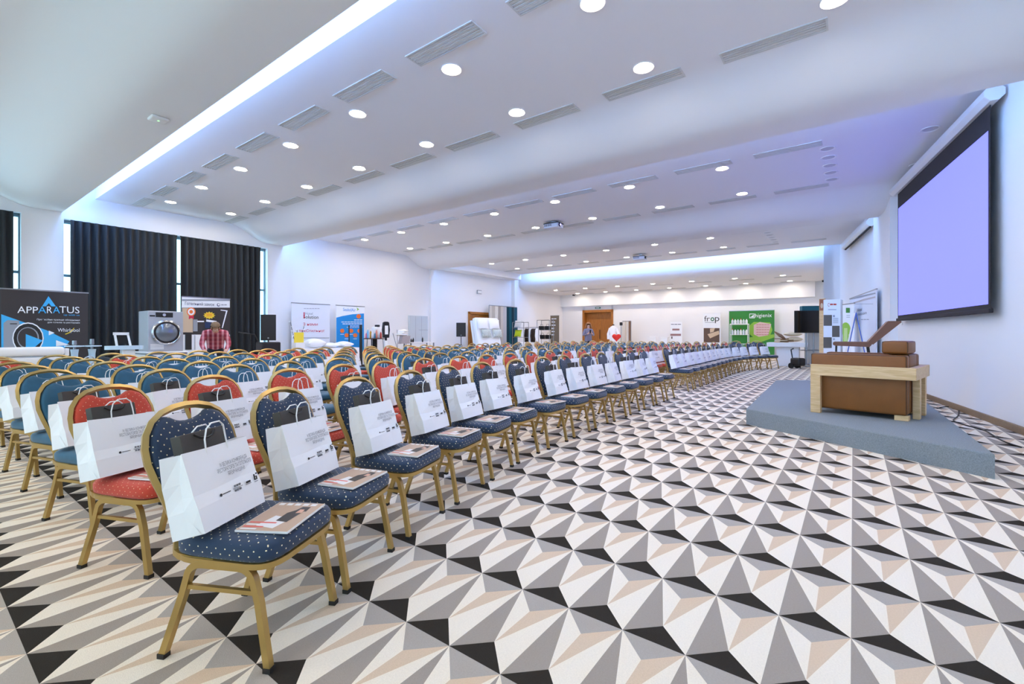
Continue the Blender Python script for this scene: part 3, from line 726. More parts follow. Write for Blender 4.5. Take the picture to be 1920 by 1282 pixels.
p.text('Професійне пральне обладнання', *c1(630, 620), *c1(1365, 656), I_w)
p.text('для готелів та ресторанів', *c1(810, 668), *c1(1365, 702), I_w)
p.text('Whirlpool', *c1(985, 782), *c1(1360, 862), I_w)
p.poly([c1(1110, 878), c1(1180, 850), c1(1250, 790), c1(1262, 770), c1(1270, 785), c1(1190, 862), c1(1120, 888)], I_ye)
# ---- 2 flatwork ironer, stands, ironing table, washing machine
x, y = La(122, 11)
r = thing('flatwork_ironer', 'long white laundry roller ironer at the left edge', 'ironer', (x, y, 0), RHO)
MB().box(-1.9, 0, -.02, .22, .85, 1.0, bev=.05, seg=4).build('roller_cover', M_white, r, smooth=50)
MB().box(-1.9, -.03, 0, .4, .70, .83, bev=.02).build('feed_table', M_whitem, r, smooth=50)
MB().box(-1.9, -.05, .05, .42, .12, .72).build('cabinet', mat('pale_blue_metal', (190, 214, 230), .4), r)
for xx in (-1.8, -.15): MB().box(xx-.04, xx+.04, .06, .4, 0, .12).build('foot', M_black, r)
MB().box(0, .06, .03, .2, .84, .97, bev=.01).build('end_cap', M_whitem, r)
M_bluew = mat('pale_blue_plastic', (196, 218, 232), .4)
x, y = La(155, 11.4)
r = thing('steam_stand', 'pair of white steam spotting columns with flat plates', 'laundry stand', (x, y, 0), RHO)
MB().box(-.26, .26, -.2, .25, .55, .62, bev=.01).build('shelf', M_bluew, r)
for dx in (-.22, .22):
    MB().tube([(dx, -.15, 0), (dx, -.15, .55)], .02).tube([(dx, .2, 0), (dx, .2, .55)], .02).build('leg', M_steel, r)
for dx, hgt in ((-.11, 1.10), (.13, 1.13)):
    MB().lathe([(.06, .62), (.045, .70), (.05, .86), (.06, .94)], c=(dx, 0, 0)).build('column', M_bluew, r, smooth=50)
    MB().lathe([(.06, 0), (.14, .01), (.14, .025), (.05, .03)], c=(dx, 0, .98)).build('plate', M_bluew, r, smooth=40)
    MB().lathe([(.02, .94), (.02, 1.02), (.035, 1.03), (.03, hgt)], c=(dx, 0, 0)).build('knob', M_steel, r)
for dx in (-.2, .05): MB().tube([(dx+.07*math.cos(k*.3927), -.21, .74+.07*math.sin(k*.3927)) for k in range(16)], .012, closed=True).build('ring', M_chrome, r)
x, y = La(234, 11.0)
r = thing('ironing_table', 'white ironing board table with upright frame beside washing machine', 'ironing table', (x, y, 0), RHO); r.scale = (.56, .8, 1)
MB().prism([(-.52, -.02), (-.42, -.11), (.0, -.17), (.42, -.17), (.48, -.1), (.48, .1), (.42, .17), (0, .17), (-.42, .11), (-.52, .02)], 'z', .93, 1.0).build('board', M_bluew, r)
MB().box(-.1, .25, -.1, .1, .12, .93, bev=.02).build('pedestal', M_whitem, r)
MB().box(-.25, .4, -.2, .2, 0, .12, bev=.02).build('base', M_whitem, r)
f = MB(); f.prism([(-.2, 1.0), (-.14, 1.0), (-.2, 1.24), (-.26, 1.24)], 'y', .1, .13).prism([(.16, 1.0), (.22, 1.0), (.14, 1.24), (.08, 1.24)], 'y', .1, .13).box(-.27, .15, .1, .13, 1.2, 1.25)
f.build('upright_frame', M_white, r); MB().box(-.18, .14, .12, .125, 1.03, 1.2).build('screen_cloth', M_dark, r)
x, y = Wd(11.9, ab(*La(302, 11.9))[1])
WMz = zat(658, y)
r = thing('display_plinth', 'plain white plinth under the washing machine', 'plinth', (x, y, 0), RHO)
MB().box(-.36, .36, -.36, .36, 0, WMz, bev=.01, seg=1).build('body', M_whitem, r); MB().box(-.365, .365, -.365, .365, WMz-.06, WMz-.03).build('trim_line', M_steel, r)
WH = zat(584, y)-WMz
r = thing('washing_machine', 'silver front loading washing machine with round glass door', 'washing machine', (x, y, WMz), RHO)
M_silver = mat('silver_panel', (176, 180, 186), .35, .3)
MB().box(-.31, .31, -.30, .3, .0, WH, bev=.012).build('body', M_silver, r)
MB().box(-.18, .12, -.306, -.30, WH-.13, WH-.03).build('control_panel', M_black, r)
MB().lathe([(.035, 0), (.03, .03)], M=Matrix.Translation((-.04, -.306, WH-.08)) @ Matrix.Rotation(math.pi/2, 4, 'X'), n=20).build('dial', M_chrome, r)
MB().box(-.28, -.19, -.305, -.3, WH-.12, WH-.09).build('badge', M_dark, r)
d = MB().lathe([(.255, 0), (.26, .03), (.235, .055), (.225, .05)], M=Matrix.Translation((0, -.30, WH*.47)) @ Matrix.Rotation(math.pi/2, 4, 'X'), n=40, cap=False).build('door', M_chrome, r, smooth=40)
MB().lathe([(.228, .02), (.228, .045), (.19, .05)], M=Matrix.Translation((0, -.30, WH*.47)) @ Matrix.Rotation(math.pi/2, 4, 'X'), n=40).build('door_ring', M_black, d, smooth=40)
MB().lathe([(.19, .05), (.16, .075), (.09, .09), (.001, .095)], M=Matrix.Translation((0, -.30, WH*.47)) @ Matrix.Rotation(math.pi/2, 4, 'X'), n=32, cap=False).build('door_glass', mat('door_glass', (120, 128, 140), .12, .4), d, smooth=60)
for k in range(4): MB().box(-.27, -.04, -.305, -.3, .05+.03*k, .065+.03*k).build('kick_slot', M_white, r)
# ---- 3 lock banner
c2 = lambda x, y: (330+x/9.863, 550+y/9.863)
p = Panel('advertising_banner', 'black and white hotel lock banner with yellow star', 'banner', La(341, 14), La(431, 14), .05, zat(559, La(386, 14)[1]), I_w, frame=M_steel)
p.rect(*c2(100, 262), *c2(1000, 760), I_ch); p.rect(*c2(118, 270), *c2(310, 720), I_tan); p.rect(*c2(105, 105), *c2(1000, 140), I_gr)
p.disc(*c2(278, 340), 8.3, I_or); p.disc(*c2(278, 340), 6.3, I_w); p.disc(*c2(278, 340), 3.4, I_or)
p.poly([c2(235, 415), c2(325, 415), c2(325, 475), c2(280, 455), c2(235, 478)], I_red)
p.poly([(330+(612+(115 if k % 2 == 0 else 82)*math.cos(k*math.pi/12))/9.863, 550+(405+(72 if k % 2 == 0 else 50)*math.sin(k*math.pi/12))/9.863) for k in range(24)], I_ye)
p.rect(*c2(315, 480), *c2(395, 700), I_gr); p.rect(*c2(390, 505), *c2(515, 530), I_w); p.poly([c2(555, 480), c2(745, 510), c2(740, 545), c2(553, 520)], I_w)
p.poly([c2(820, 300), c2(950, 315), c2(860, 640), c2(840, 640), c2(920, 330), c2(820, 315)], I_w); p.rect(*c2(165, 720), *c2(285, 1040), I_b); p.rect(*c2(340, 770), *c2(348, 1040), I_b)
p.rect(*c2(530, 530), *c2(640, 640), I_navy)
p.text('Готельний замок', *c2(160, 165), *c2(705, 222), I_navy); p.disc(*c2(780, 210), 3, I_navy); p.disc(*c2(783, 206), 2.1, I_w); p.line(*c2(828, 195), *c2(940, 228), I_gr)
for zz in (372, 402): p.line(*c2(555, zz), *c2(670, zz+22), I_or)
# ---- 4 loudspeakers on stands
def speaker(px, a, ytop, ybot, wpx, label):
    x, y = La(px, a); zt, zb = zat(ytop, y), zat(ybot, y); w_ = wpx/F*y/2*.95
    r = thing('loudspeaker', label, 'loudspeaker', (x, y, 0), math.atan2(-x, y)*-1 if 0 else math.atan2(y, x)-math.pi/2)
    MB().prism([(-w_, -.15), (w_, -.15), (w_*.75, .18), (-w_*.75, .18)], 'z', zb, zt).build('cabinet', M_black, r)
    MB().box(-w_*.93, w_*.93, -.158, -.15, zb+.03, zt-.03).build('grille', mat('speaker_grille', (38, 36, 34), .7, bump=.4, bscale=400), r)
    MB().box(-.02, .02, -.162, -.158, zb+.05, zb+.09).build('badge', M_steel, r)
    MB().tube([(0, 0, .35), (0, 0, zb)], .018).build('pole', M_black, r)
    for k in range(3):
        c, s_ = math.cos(k*2.094+.5), math.sin(k*2.094+.5)
        MB().tube([(0, 0, .75), (.42*c, .42*s_, .012)], .011).tube([(0, 0, .36), (.24*c, .24*s_, .33)], .008).build('leg', M_black, r)
speaker(503, 13.6, 590, 638, 27, 'black loudspeaker on a stand beside the black curtain')
speaker(864.5, 15.0, 605, 631, 18.5, 'black loudspeaker on a pole beside the oak side door')
x, y = La(470, 13.6)
r = thing('microphone_stand', 'black tripod microphone stand in front of the curtain', 'stand', (x, y, 0), .3)
MB().tube([(0, 0, .3), (0, 0, 1.2)], .02).build('pole', M_black, r)
MB().tube([(-.3, 0, 1.27), (.1, 0, 1.2), (.22, 0, .95)], .018).build('boom', M_black, r)
for k in range(3): MB().tube([(0, 0, .45), (.34*math.cos(k*2.094), .34*math.sin(k*2.094), .012)], .014).build('leg', M_black, r)
x, y = La(503, 12.9)
r = thing('equipment_case', 'black sound equipment case on legs under the loudspeaker', 'equipment case', (x, y, 0), RHO)
MB().box(-.25, .25, -.2, .2, .72, zat(641, y), bev=.03).build('case', M_black, r)
for dx in (-.2, .2):
    for dy in (-.15, .15): MB().box(dx-.02, dx+.02, dy-.02, dy+.02, 0, .72).build('leg', M_black, r)
# ---- people
def skin_body(pts, edges, rad, root=0):
    me = bpy.data.meshes.new('tmp'); me.from_pydata([Vector(p) for p in pts], edges, [])
    o = bpy.data.objects.new('tmp', me); C.objects.link(o)
    md = o.modifiers.new('s', 'SKIN'); sl = me.skin_vertices[0].data
    for i, rr_ in enumerate(rad): sl[i].radius = rr_ if isinstance(rr_, tuple) else (rr_, rr_)
    sl[root].use_root = True
    sb = o.modifiers.new('b', 'SUBSURF'); sb.levels = sb.render_levels = 2
    dg = bpy.context.evaluated_depsgraph_get(); dg.update()
    m2 = bpy.data.meshes.new_from_object(o.evaluated_get(dg)); bpy.data.objects.remove(o); bpy.data.meshes.remove(me)
    m2.polygons.foreach_set('use_smooth', [True]*len(m2.polygons)); return m2
def hand(pts, edges, rad, iw, wrist, d, side):
    """palm and five fingers growing from wrist index iw along d"""
    d = Vector(d).normalized(); wv_ = Vector(wrist); sd = Vector(side).normalized()
    b = len(pts); pts.append(tuple(wv_+d*.07)); edges.append((iw, b)); rad.append((.028, .018))
    dn = d.cross(sd).normalized()
    for k in range(4):
        o = sd*(-.03+.02*k); L = (.062, .074, .07, .055)[k]; n = len(pts)
        pts.append(tuple(wv_+d*.095+o)); pts.append(tuple(wv_+d*(.095+L*.5)+o+dn*.012)); pts.append(tuple(wv_+d*(.095+L*.8)+o+dn*.035))
        edges += [(b, n), (n, n+1), (n+1, n+2)]; rad += [.0095, .009, .0075]
    n = len(pts); pts.append(tuple(wv_+d*.04-sd*.035)); pts.append(tuple(wv_+d*.075-sd*.05+dn*.02)); edges += [(iw, n), (n, n+1)]; rad += [.012, .0095]
def face(root, c, R, fw, up, hair_m, long=False, parentname='hair'):
    """eyes, nose, mouth, ears and hair around a head centred at c looking along fw"""
    fw = Vector(fw).normalized(); up = Vector(up).normalized(); sd = up.cross(fw).normalized(); c = Vector(c)
    B = Matrix((sd, -fw, up)).transposed().to_4x4(); B.translation = c
    def ell(name, m, cc, r3, n=12):
        t = bmesh.new(); bmesh.ops.create_uvsphere(t, u_segments=n, v_segments=max(6, n//2), radius=1)
        for v in t.verts: v.co = Vector((cc[0]+v.co.x*r3[0], cc[1]+v.co.y*r3[1], cc[2]+v.co.z*r3[2]))
        return MB().add(t, 0, B).build(name, m, root, smooth=80)
    for s_ in (-1, 1):
        ell('eye', M_white, (s_*.032, -R*.86, .0), (.014, .008, .009)); ell('pupil', M_black, (s_*.032, -R*.93, .0), (.006, .005, .006))
        ell('ear', M_skin, (s_*R*.84, .0, -.01), (.012, .022, .032))
    ell('nose', M_skin, (0, -R*1.0, -.022), (.013, .02, .022)); ell('mouth', mat('lips', (186, 96, 88), .5), (0, -R*.88, -.062), (.024, .008, .007))
    t = bmesh.new(); bmesh.ops.create_uvsphere(t, u_segments=24, v_segments=16, radius=1); rnd = random.Random(3)
    kill = []
    for v in t.verts:
        k = v.co.copy(); j = 1+rnd.uniform(-.04, .06)
        lim = -.95 if k.y > -.1 else .28
        if k.z < lim: kill.append(v)
        v.co = Vector((k.x*R*1.04*j, k.y*R*1.16*j+.008, .02+k.z*R*1.32*j))
    bmesh.ops.delete(t, geom=kill, context='VERTS')
    if long:
        for s_ in (-1, 1):
            for q in range(4):
                u_ = bmesh.new(); bmesh.ops.create_icosphere(u_, subdivisions=2, radius=1)
                for v in u_.verts: v.co = Vector((s_*(R*.95+.012*q)+v.co.x*.035, .02-.01*q+v.co.y*.06, .05-.05*q+v.co.z*.05))
                mp = {v: t.verts.new(v.co) for v in u_.verts}
                for f_ in u_.faces: t.faces.new([mp[v] for v in f_.verts])
                u_.free()
    MB().add(t, 0, B).build('hair', hair_m, root, smooth=80)
def plaidmat():
    m = mat('plaid_shirt', (190, 60, 70), .85); nt = m.node_tree; pr = nt.nodes['Principled BSDF']
    tc = nt.nodes.new('ShaderNodeTexCoord'); cols = []
    for ax in 'XZ':
        wv_ = nt.nodes.new('ShaderNodeTexWave'); wv_.bands_direction = ax; wv_.inputs['Scale'].default_value = 3.2; nt.links.new(tc.outputs['Object'], wv_.inputs['Vector'])
        rp = nt.nodes.new('ShaderNodeValToRGB'); e = rp.color_ramp.elements
        e[0].position = .35; e[0].color = (.12, .03, .05, 1) if ax == 'X' else (.5, .03, .06, 1); e[1].position = .6; e[1].color = (.8, .55, .6, 1) if ax == 'X' else (.75, .12, .15, 1)
        rp.color_ramp.interpolation = 'CONSTANT'; nt.links.new(wv_.outputs['Fac'], rp.inputs['Fac']); cols.append(rp)
    mx = nt.nodes.new('ShaderNodeMix'); mx.data_type = 'RGBA'; mx.inputs[0].default_value = .5
    nt.links.new(cols[0].outputs[0], mx.inputs[6]); nt.links.new(cols[1].outputs[0], mx.inputs[7]); nt.links.new(mx.outputs[2], pr.inputs['Base Color']); return m
def person(name, label, loc, rz, pts, edges, rad, hands, mats, rule):
    for h_ in hands: hand(pts, edges, rad, *h_)
    me = skin_body(pts, edges, rad)
    for m in mats: me.materials.append(m)
    for pl in me.polygons: pl.material_index = rule(pl.center)
    return tag(link(name, me, None, loc, rz), label, 'person')
# woman with phone at the back door: faces -y locally
Yp = 21.5; Xp = (1103-CX)/F*Yp; hh = zat(605.5, Yp); k = hh/1.68
P = [(0, 0, .95), (0, 0, 1.15), (0, .0, 1.33), (0, 0, 1.43), (0, -.015, 1.50), (0, -.02, 1.585),
     (.17, 0, 1.37), (.25, -.02, 1.12), (.09, -.24, 1.20), (-.17, 0, 1.37), (-.25, -.02, 1.12), (-.07, -.24, 1.20),
     (.09, 0, .88), (.10, -.01, .48), (.10, .01, .08), (.10, -.10, .04), (-.09, 0, .88), (-.10, -.01, .48), (-.10, .01, .08), (-.10, -.10, .04)]
E_ = [(0, 1), (1, 2), (2, 3), (3, 4), (4, 5), (2, 6), (6, 7), (7, 8), (2, 9), (9, 10), (10, 11), (0, 12), (12, 13), (13, 14), (14, 15), (0, 16), (16, 17), (17, 18), (18, 19)]
Rd = [(.17, .12), (.15, .11), (.16, .11), .055, .05, (.08, .095), .065, .05, .033, .065, .05, .033, .09, .062, .042, .035, .09, .062, .042, .035]
rule = lambda c: 1 if c.z > 1.44 or (c.y < -.22 and 1.1 < c.z < 1.35) else (2 if c.z < .86 and c.z > .07 else (3 if c.z <= .07 else 0))
o = person('person', 'woman in grey top holding up a phone by the back door', (Xp, Yp, 0), .15, P, E_, Rd, [(8, (.09, -.24, 1.20), (-.55, -.25, .8), (.5, -.6, .2)), (11, (-.07, -.24, 1.20), (.45, -.25, .85), (-.5, -.6, .2))],
           [mat('grey_top', (126, 122, 140), .9), M_skin, mat('dark_trousers', (40, 42, 52), .9), M_black], rule)
o.scale = (k, k, k); face(o, (0, -.02, 1.58), .095, (0, -1, -.1), (0, -.1, 1), mat('auburn_hair', (150, 96, 50), .6), True)
ph = MB().box(-.04, .04, -.006, .006, -.075, .075, bev=.004, seg=1).build('phone', M_black); ph.location = (Xp+.04, Yp-.33*k, 1.30*k); ph.rotation_euler = (.25, 0, .15); tag(ph, 'dark phone held up by the woman at the back door', 'phone')
# man in plaid shirt, bending forward over the table
x, y = La(404, 12.4); top = zat(605, y)
P = [(0, .22, .92), (0, .10, 1.10), (0, -.08, 1.25), (0, -.17, 1.30), (0, -.24, 1.33), (0, -.30, 1.36),
     (.21, -.08, 1.24), (.28, -.14, .98), (.20, -.34, .80), (-.21, -.08, 1.24), (-.28, -.14, .98), (-.20, -.34, .80),
     (.10, .22, .86), (.11, .17, .46), (.11, .22, .08), (.11, .09, .04), (-.10, .22, .86), (-.11, .17, .46), (-.11, .22, .08), (-.11, .09, .04)]
Rd = [(.18, .13), (.18, .13), (.19, .12), .065, .06, (.082, .095), .08, .058, .038, .08, .058, .038, .095, .068, .045, .038, .095, .068, .045, .038]
rule = lambda c: 1 if (c.y < -.20 and c.z > 1.22) or (c.y < -.33 and c.z < .95) else (2 if c.z < .86 and c.y > .05 and c.z > .07 else (3 if c.z <= .07 else 0))
o = person('person', 'man in red plaid shirt bending forward before the lock banner', (x, y, 0), math.atan2(y, x)-math.pi/2, P, list(E_), Rd, [(8, (.20, -.34, .80), (-.2, -.7, -.5), (.9, -.2, 0)), (11, (-.20, -.34, .80), (.2, -.7, -.5), (-.9, -.2, 0))],
           [plaidmat(), M_skin, mat('dark_trousers', (40, 42, 52), .9), M_black], rule)
k = top/1.49; o.scale = (k, k, k); face(o, (0, -.30, 1.365), .098, (0, -.8, -.6), (0, -.6, .8), mat('brown_hair', (124, 98, 70), .6))
def table(name, label, x, y, rz, w_, d_, z, m, legm=None, cat='table', t=.035, cloth=False):
    r = thing(name, label, cat, (x, y, 0), rz)
    MB().box(-w_/2, w_/2, -d_/2, d_/2, z-t, z, bev=.006, seg=1).build('table_top', m, r)
    if cloth:
        MB().box(-w_/2-.006, w_/2+.006, -d_/2-.006, d_/2+.006, .02, z-.001).build('table_skirt', m, r)
    else:
        for dx in (-1, 1):
            for dy in (-1, 1): MB().box(dx*(w_/2-.05)-.02, dx*(w_/2-.05)+.02, dy*(d_/2-.05)-.02, dy*(d_/2-.05)+.02, 0, z-t).build('leg', legm or m, r)
    return r
x, y = La(402, 11.5); table('display_table', 'black draped table in front of the plaid shirted man', x, y, RHO, .95, .4, .7, M_black, cloth=True)
def pillow_mesh(w_, d_, h_, n=14):
    t = MB(); G = []
    for sg in (1, -1):
        g = [[t.bm.verts.new((w_*(i/n-.5)*(1-.06*math.sin(math.pi*j/n)), d_*(j/n-.5)*(1-.06*math.sin(math.pi*i/n)), sg*h_/2*(max(0, math.sin(math.pi*i/n)*math.sin(math.pi*j/n)))**.45)) for j in range(n+1)] for i in range(n+1)]
        for i in range(n):
            for j in range(n): t.bm.faces.new([g[i][j], g[i+1][j], g[i+1][j+1], g[i][j+1]])
    bmesh.ops.remove_doubles(t.bm, verts=t.bm.verts, dist=1e-4); return t
def pillow(label, loc, dims, rot, m, cat='pillow', group=None, name='pillow'):
    o = pillow_mesh(*dims).build(name, m, smooth=80); o.location = loc; o.rotation_euler = rot; return tag(o, label, cat, group)
M_linen = mat('white_linen', (242, 242, 244), .9)
# ---- 5 textile stand
c3 = lambda x, y: (530+x/7.111, 550+y/7.111)
p = Panel('advertising_banner', 'white Hotel Solution banner with red writing by the windows', 'banner', La(547, 15), La(618.5, 15), .05, zat(570, La(582, 15)[1]), ink('pale', (226, 230, 240)), frame=M_steel)
p.text('Hotel', *c3(300, 250), *c3(400, 285), I_gr); p.text('Solution', *c3(275, 290), *c3(476, 336), I_ch); p.poly([c3(278, 250), c3(292, 250), c3(292, 330), c3(278, 330)], I_red)
p.text('З нами', *c3(270, 390), *c3(465, 428), I_red); p.text('текСтильно!', *c3(215, 478), *c3(550, 515), I_red)
p.line(*c3(280, 195), *c3(495, 208), I_gr); p.rect(*c3(130, 588), *c3(620, 596), I_gr)
x, y = La(612, 13.4); tz = zat(652, y)
table('textile_table', 'white draped table carrying pillows below the Hotel Solution banner', x, y, RHO, 1.9, .7, tz, M_linen, cloth=True)
for i, (px, h_, w_) in enumerate(((589, .30, .6), (618, .16, .55), (644, .2, .5))):
    xx, yy = La(px, 13.4); pillow('plump white pillow on the textile table, %s from the windows' % ORD[i], (xx, yy, tz+h_/2+.002), (w_, .5, h_), (0, 0, RHO+.1*i), M_linen, group='white pillows on textile table')
x, y = La(560, 12.7)
r = thing('yellow_sign', 'yellow paper sign on a white box in front of the banner', 'sign', (x, y, 0), RHO)
MB().box(-.13, .13, -.1, .1, 0, zat(642, y)-.0).build('box', M_white, r); MB().box(-.14, .14, -.02, -.01, zat(643, y), zat(623, y)).build('paper', M_yellow, r)
x, y = La(556, 14.2)
r = thing('cotton_branches', 'dark twigs with white cotton tufts standing by the yellow sign', 'decoration', (x, y, 0), 0)
MB().lathe([(.08, 0), (.11, .2), (.06, .5), (.07, .75)]).build('vase', M_white, r, smooth=60)
for i, (dx, zz) in enumerate(((-.2, zat(602, y)), (.25, zat(610, y)), (.02, zat(618, y)))):
    tw = MB().tube([(0, 0, .7), (dx*.5, 0, (.7+zz)/2), (dx, 0, zz)], .008).build('twig', M_black, r)
    for q in range(4):
        t = bmesh.new(); bmesh.ops.create_icosphere(t, subdivisions=1, radius=.03)
        f_ = .5+.16*q; MB().add(t, 0, Matrix.Translation((dx*f_+.02*(-1)**q, 0, .7+(zz-.7)*f_))).build('cotton', M_white, tw, smooth=80)
# ---- 6 hygiene stand
p = Panel('advertising_banner', 'blue and white SealedAir banner with orange circles', 'banner', La(630.5, 15), La(683.5, 15), .05, zat(574, La(657, 15)[1]), I_w, frame=M_steel)
p.poly([c3(714, 322), c3(800, 300), c3(930, 277), c3(1084, 266), c3(1084, 780), c3(714, 780)], I_blue)
p.text('SealedAir', *c3(805, 196), *c3(972, 238), I_blue); p.poly([c3(985, 185), c3(1018, 212), c3(985, 232), c3(994, 212)], I_lg)
for cx_, cy_, rr_ in ((1012, 305, 30), (792, 498, 28), (912, 498, 28), (1020, 498, 26), (850, 558, 28), (965, 558, 28)): p.disc(*c3(cx_, cy_), rr_/7.111, I_or)
for y0, x0 in ((345, 950), (372, 780), (397, 795), (428, 890), (446, 850)): p.line(*c3(x0, y0), *c3(1064, y0+(18 if y0 < 420 else 10)), I_w)
for cx_, cy_ in ((792, 545), (912, 545), (850, 605), (965, 605)): p.line(*c3(cx_-28, cy_-6), *c3(cx_+28, cy_+6), I_w)
for i, (px, yt) in enumerate(((655, 610), (677, 609))):
    x, y = La(px, 14.2); zt = zat(yt, y)
    r = thing('floor_cleaner', 'upright black handled floor cleaner before SealedAir banner, %s' % ('left one', 'right one')[i], 'floor cleaner', (x, y, 0), RHO, 'floor cleaners')
    MB().tube([(0, 0, .12), (.02, .05, zt-.1), (.03, .06, zt)], (.018, .02, .028) if i == 0 else (.05, .05, .05)).build('handle', M_black, r)
    MB().box(-.15, .15, -.12, .12, 0, .12, bev=.03).build('cleaner_head', M_black, r)
x, y = La(701.5, 14.2); tz = zat(634, y)
r = thing('round_table', 'dark topped round table crowded with cleaning bottles', 'table', (x, y, 0), 0)
MB().lathe([(.38, tz-.03), (.39, tz-.015), (.38, tz)], n=32).build('table_top', mat('dark_walnut', (70, 46, 36), .5), r)
MB().lathe([(.11, .03), (.11, tz-.03)]).build('pedestal', M_dark, r)
for k_ in range(3): MB().tube([(.33*math.cos(k_*2.1+.6), .33*math.sin(k_*2.1+.6), tz-.03), (.4*math.cos(k_*2.1+.6), .4*math.sin(k_*2.1+.6), .0)], .014).build('leg', M_steel, r)
MB().lathe([(.3, 0), (.3, .03)], n=24).build('base', M_dark, r)
def bottle(label, x, y, z, h_, rad, m, capm, group):
    r = thing('bottle', label, 'bottle', (x, y, z), 0, group)
    MB().lathe([(rad*.9, 0), (rad, .02*h_), (rad, h_*.62), (rad*.45, h_*.8), (rad*.4, h_*.86)], n=12).build('body', m, r, smooth=50)
    MB().lathe([(rad*.45, h_*.86), (rad*.45, h_)], n=10).build('cap', capm, r)
BC = [('pink', (220, 120, 150)), ('clear blue', (120, 180, 220)), ('amber', (200, 150, 30)), ('white', (235, 235, 240)), ('teal', (70, 140, 160)), ('coral', (225, 140, 120)), ('pale', (210, 220, 230)), ('red', (200, 70, 60))]
for i, (nm, col) in enumerate(BC):
    dx = -.34+.095*i; bottle('%s cleaning bottle on the dark round table' % nm, x+dx*.6, y+dx*.8-.08*(i % 2), tz+.001, .22+.05*((i*3) % 4), .035, mat('bottle_'+nm, col, .3), M_white, 'cleaning bottles')
r = thing('dispenser_machine', 'white dosing machine with black lid behind the bottles', 'dispenser', (x+.05, y+.22, tz+.001), RHO)
MB().box(-.2, .2, -.1, .1, 0, .42, bev=.05, seg=3).build('body', M_white, r, smooth=50); MB().box(-.06, .06, -.08, .08, .42, .5, bev=.015).build('lid', M_black, r)
x, y = La(723.5, 13.5)
r = thing('sanitizer_stand', 'black hand sanitizer dispenser on a white stand', 'dispenser', (x, y, 0), RHO-.3)
z0, z1 = zat(633, y), zat(603, y)
MB().prism([(-.1, z0), (.1, z0), (.13, (z0+z1)/2), (.1, z1-.03), (.05, z1), (-.05, z1), (-.1, z1-.03), (-.13, (z0+z1)/2)], 'y', -.06, .06).build('dispenser_body', M_black, r)
MB().box(-.06, .06, -.066, -.06, z0+.12, z1-.14).build('label_plate', M_white, r); MB().box(-.05, .05, -.05, .05, .0, z0-.1).build('post', M_white, r); MB().box(-.03, .03, -.03, .03, z0-.1, z0).build('neck', M_black, r)
MB().box(-.2, .2, -.2, .2, 0, .03).build('base', M_white, r)
x, y = La(754, 13.9)
r = thing('towel_cart', 'small wire cart heaped with white towels', 'cart', (x, y, 0), RHO)
for dx in (-.22, .22):
    MB().tube([(dx-.1, -.15, 0), (dx+.1, .15, zat(618, y))], .012).tube([(dx+.1, -.15, 0), (dx-.1, .15, zat(625, y))], .012).build('cart_frame', M_steel, r)
MB().prism([(-.2, .85), (.2, .85), (.26, 1.15), (-.12, 1.15)], 'y', -.18, .0).build('basket', mat('basket_wire', (170, 160, 160), .5), r)
for q in range(3): pillow_mesh(.42, .3, .12).build('towel', M_linen, r, (0.04*q, 0, 1.2+.07*q), .3*q, smooth=80)
p = Panel('wall_cabinet', 'grey glass fronted cabinet on the white left wall', 'cabinet', La(767, 15.36), La(802, 15.36), zat(641, La(785, 15.36)[1]), zat(592, La(785, 15.36)[1]), mat('grey_glass', (196, 204, 210), .25), thick=.05, feet=False)
for px in (779, 790): p.rect(px, 593, px+.5, 641, I_gr)
p.rect(785, 618, 802, 618.7, I_gr)
x, y = La(786, 14.0); table('side_table', 'long narrow white table under the grey wall cabinet', x, y, RHO, 1.3, .5, zat(641, y), M_whitem, M_steel)
for i, (px, hh_) in enumerate(((763, .12), (772, .09), (777, .2), (795, .1))):
    xx, yy = La(px if px > 770 else 774+i, 14.0); bottle('small dark bottle on the narrow white table, %s from left' % ORD[i], xx, yy-.1*i, zat(641, y)+.001, .12+.03*i, .03, M_black, M_steel, 'small bottles on narrow table')
# exit sign on left wall
x, y = La(898, 15.98); r = thing('exit_sign', 'small white exit sign box above the oak side door', 'sign', (x, y, zat(551, y)), RHO)
MB().box(-.17, .17, -.05, .0, 0, .2, bev=.01).build('sign_box', M_steel, r); MB().box(-.15, .15, -.056, -.05, .03, .17).build('sign_face', M_white, r)
# ---- 7 beds and textiles at the far left corner
x, y = La(920, 14.6); zt = zat(594, y)
r = thing('display_bed', 'white bed tilted upright to show its bedding', 'bed', (x, y, 0), RHO-.2)
T = Rot('X', -12, (0, 0, 0))
MB().box(-.75, .75, -.12, .16, .1, zt, bev=.08, seg=3, M=T).build('mattress', M_linen, r, smooth=50)
MB().box(-.8, .8, .17, .25, .0, zt-.1, M=T).build('bed_base', M_white, r)
for i in (-1, 1):
    q = pillow_mesh(.68, .5, .2).build('pillow', M_linen, r, smooth=80); q.matrix_local = T @ Matrix.Translation((.37*i, -.2, zt-.38)) @ Matrix.Rotation(math.pi/2, 4, 'X')
    q = pillow_mesh(.6, .42, .2).build('patterned_cushion', mat('floral_fabric', (190, 196, 190), .9, noise=.7, nscale=18), r, smooth=80); q.matrix_local = T @ Matrix.Translation((.36*i+.1, -.24, zt-.85)) @ Matrix.Rotation(math.pi/2, 4, 'X')
q = MB().box(-.1, .76, -.16, -.1, .15, .5, bev=.02, M=T).build('bed_runner', I_teal, r)
def drape(w_, z0, z1, seed, amp=.03, pitch=.11):
    mb = MB(); n = int(w_/.015); ph_ = seed*1.7; cols = []
    for i in range(n+1):
        u_ = w_*i/n; cols.append([mb.bm.verts.new((u_, amp*math.sin(6.2832*u_/pitch+ph_+.5*math.sin(7*u_)), z)) for z in (z0, z1)])
    for A, B in zip(cols, cols[1:]): mb.bm.faces.new([A[0], B[0], B[1], A[1]])
    return mb
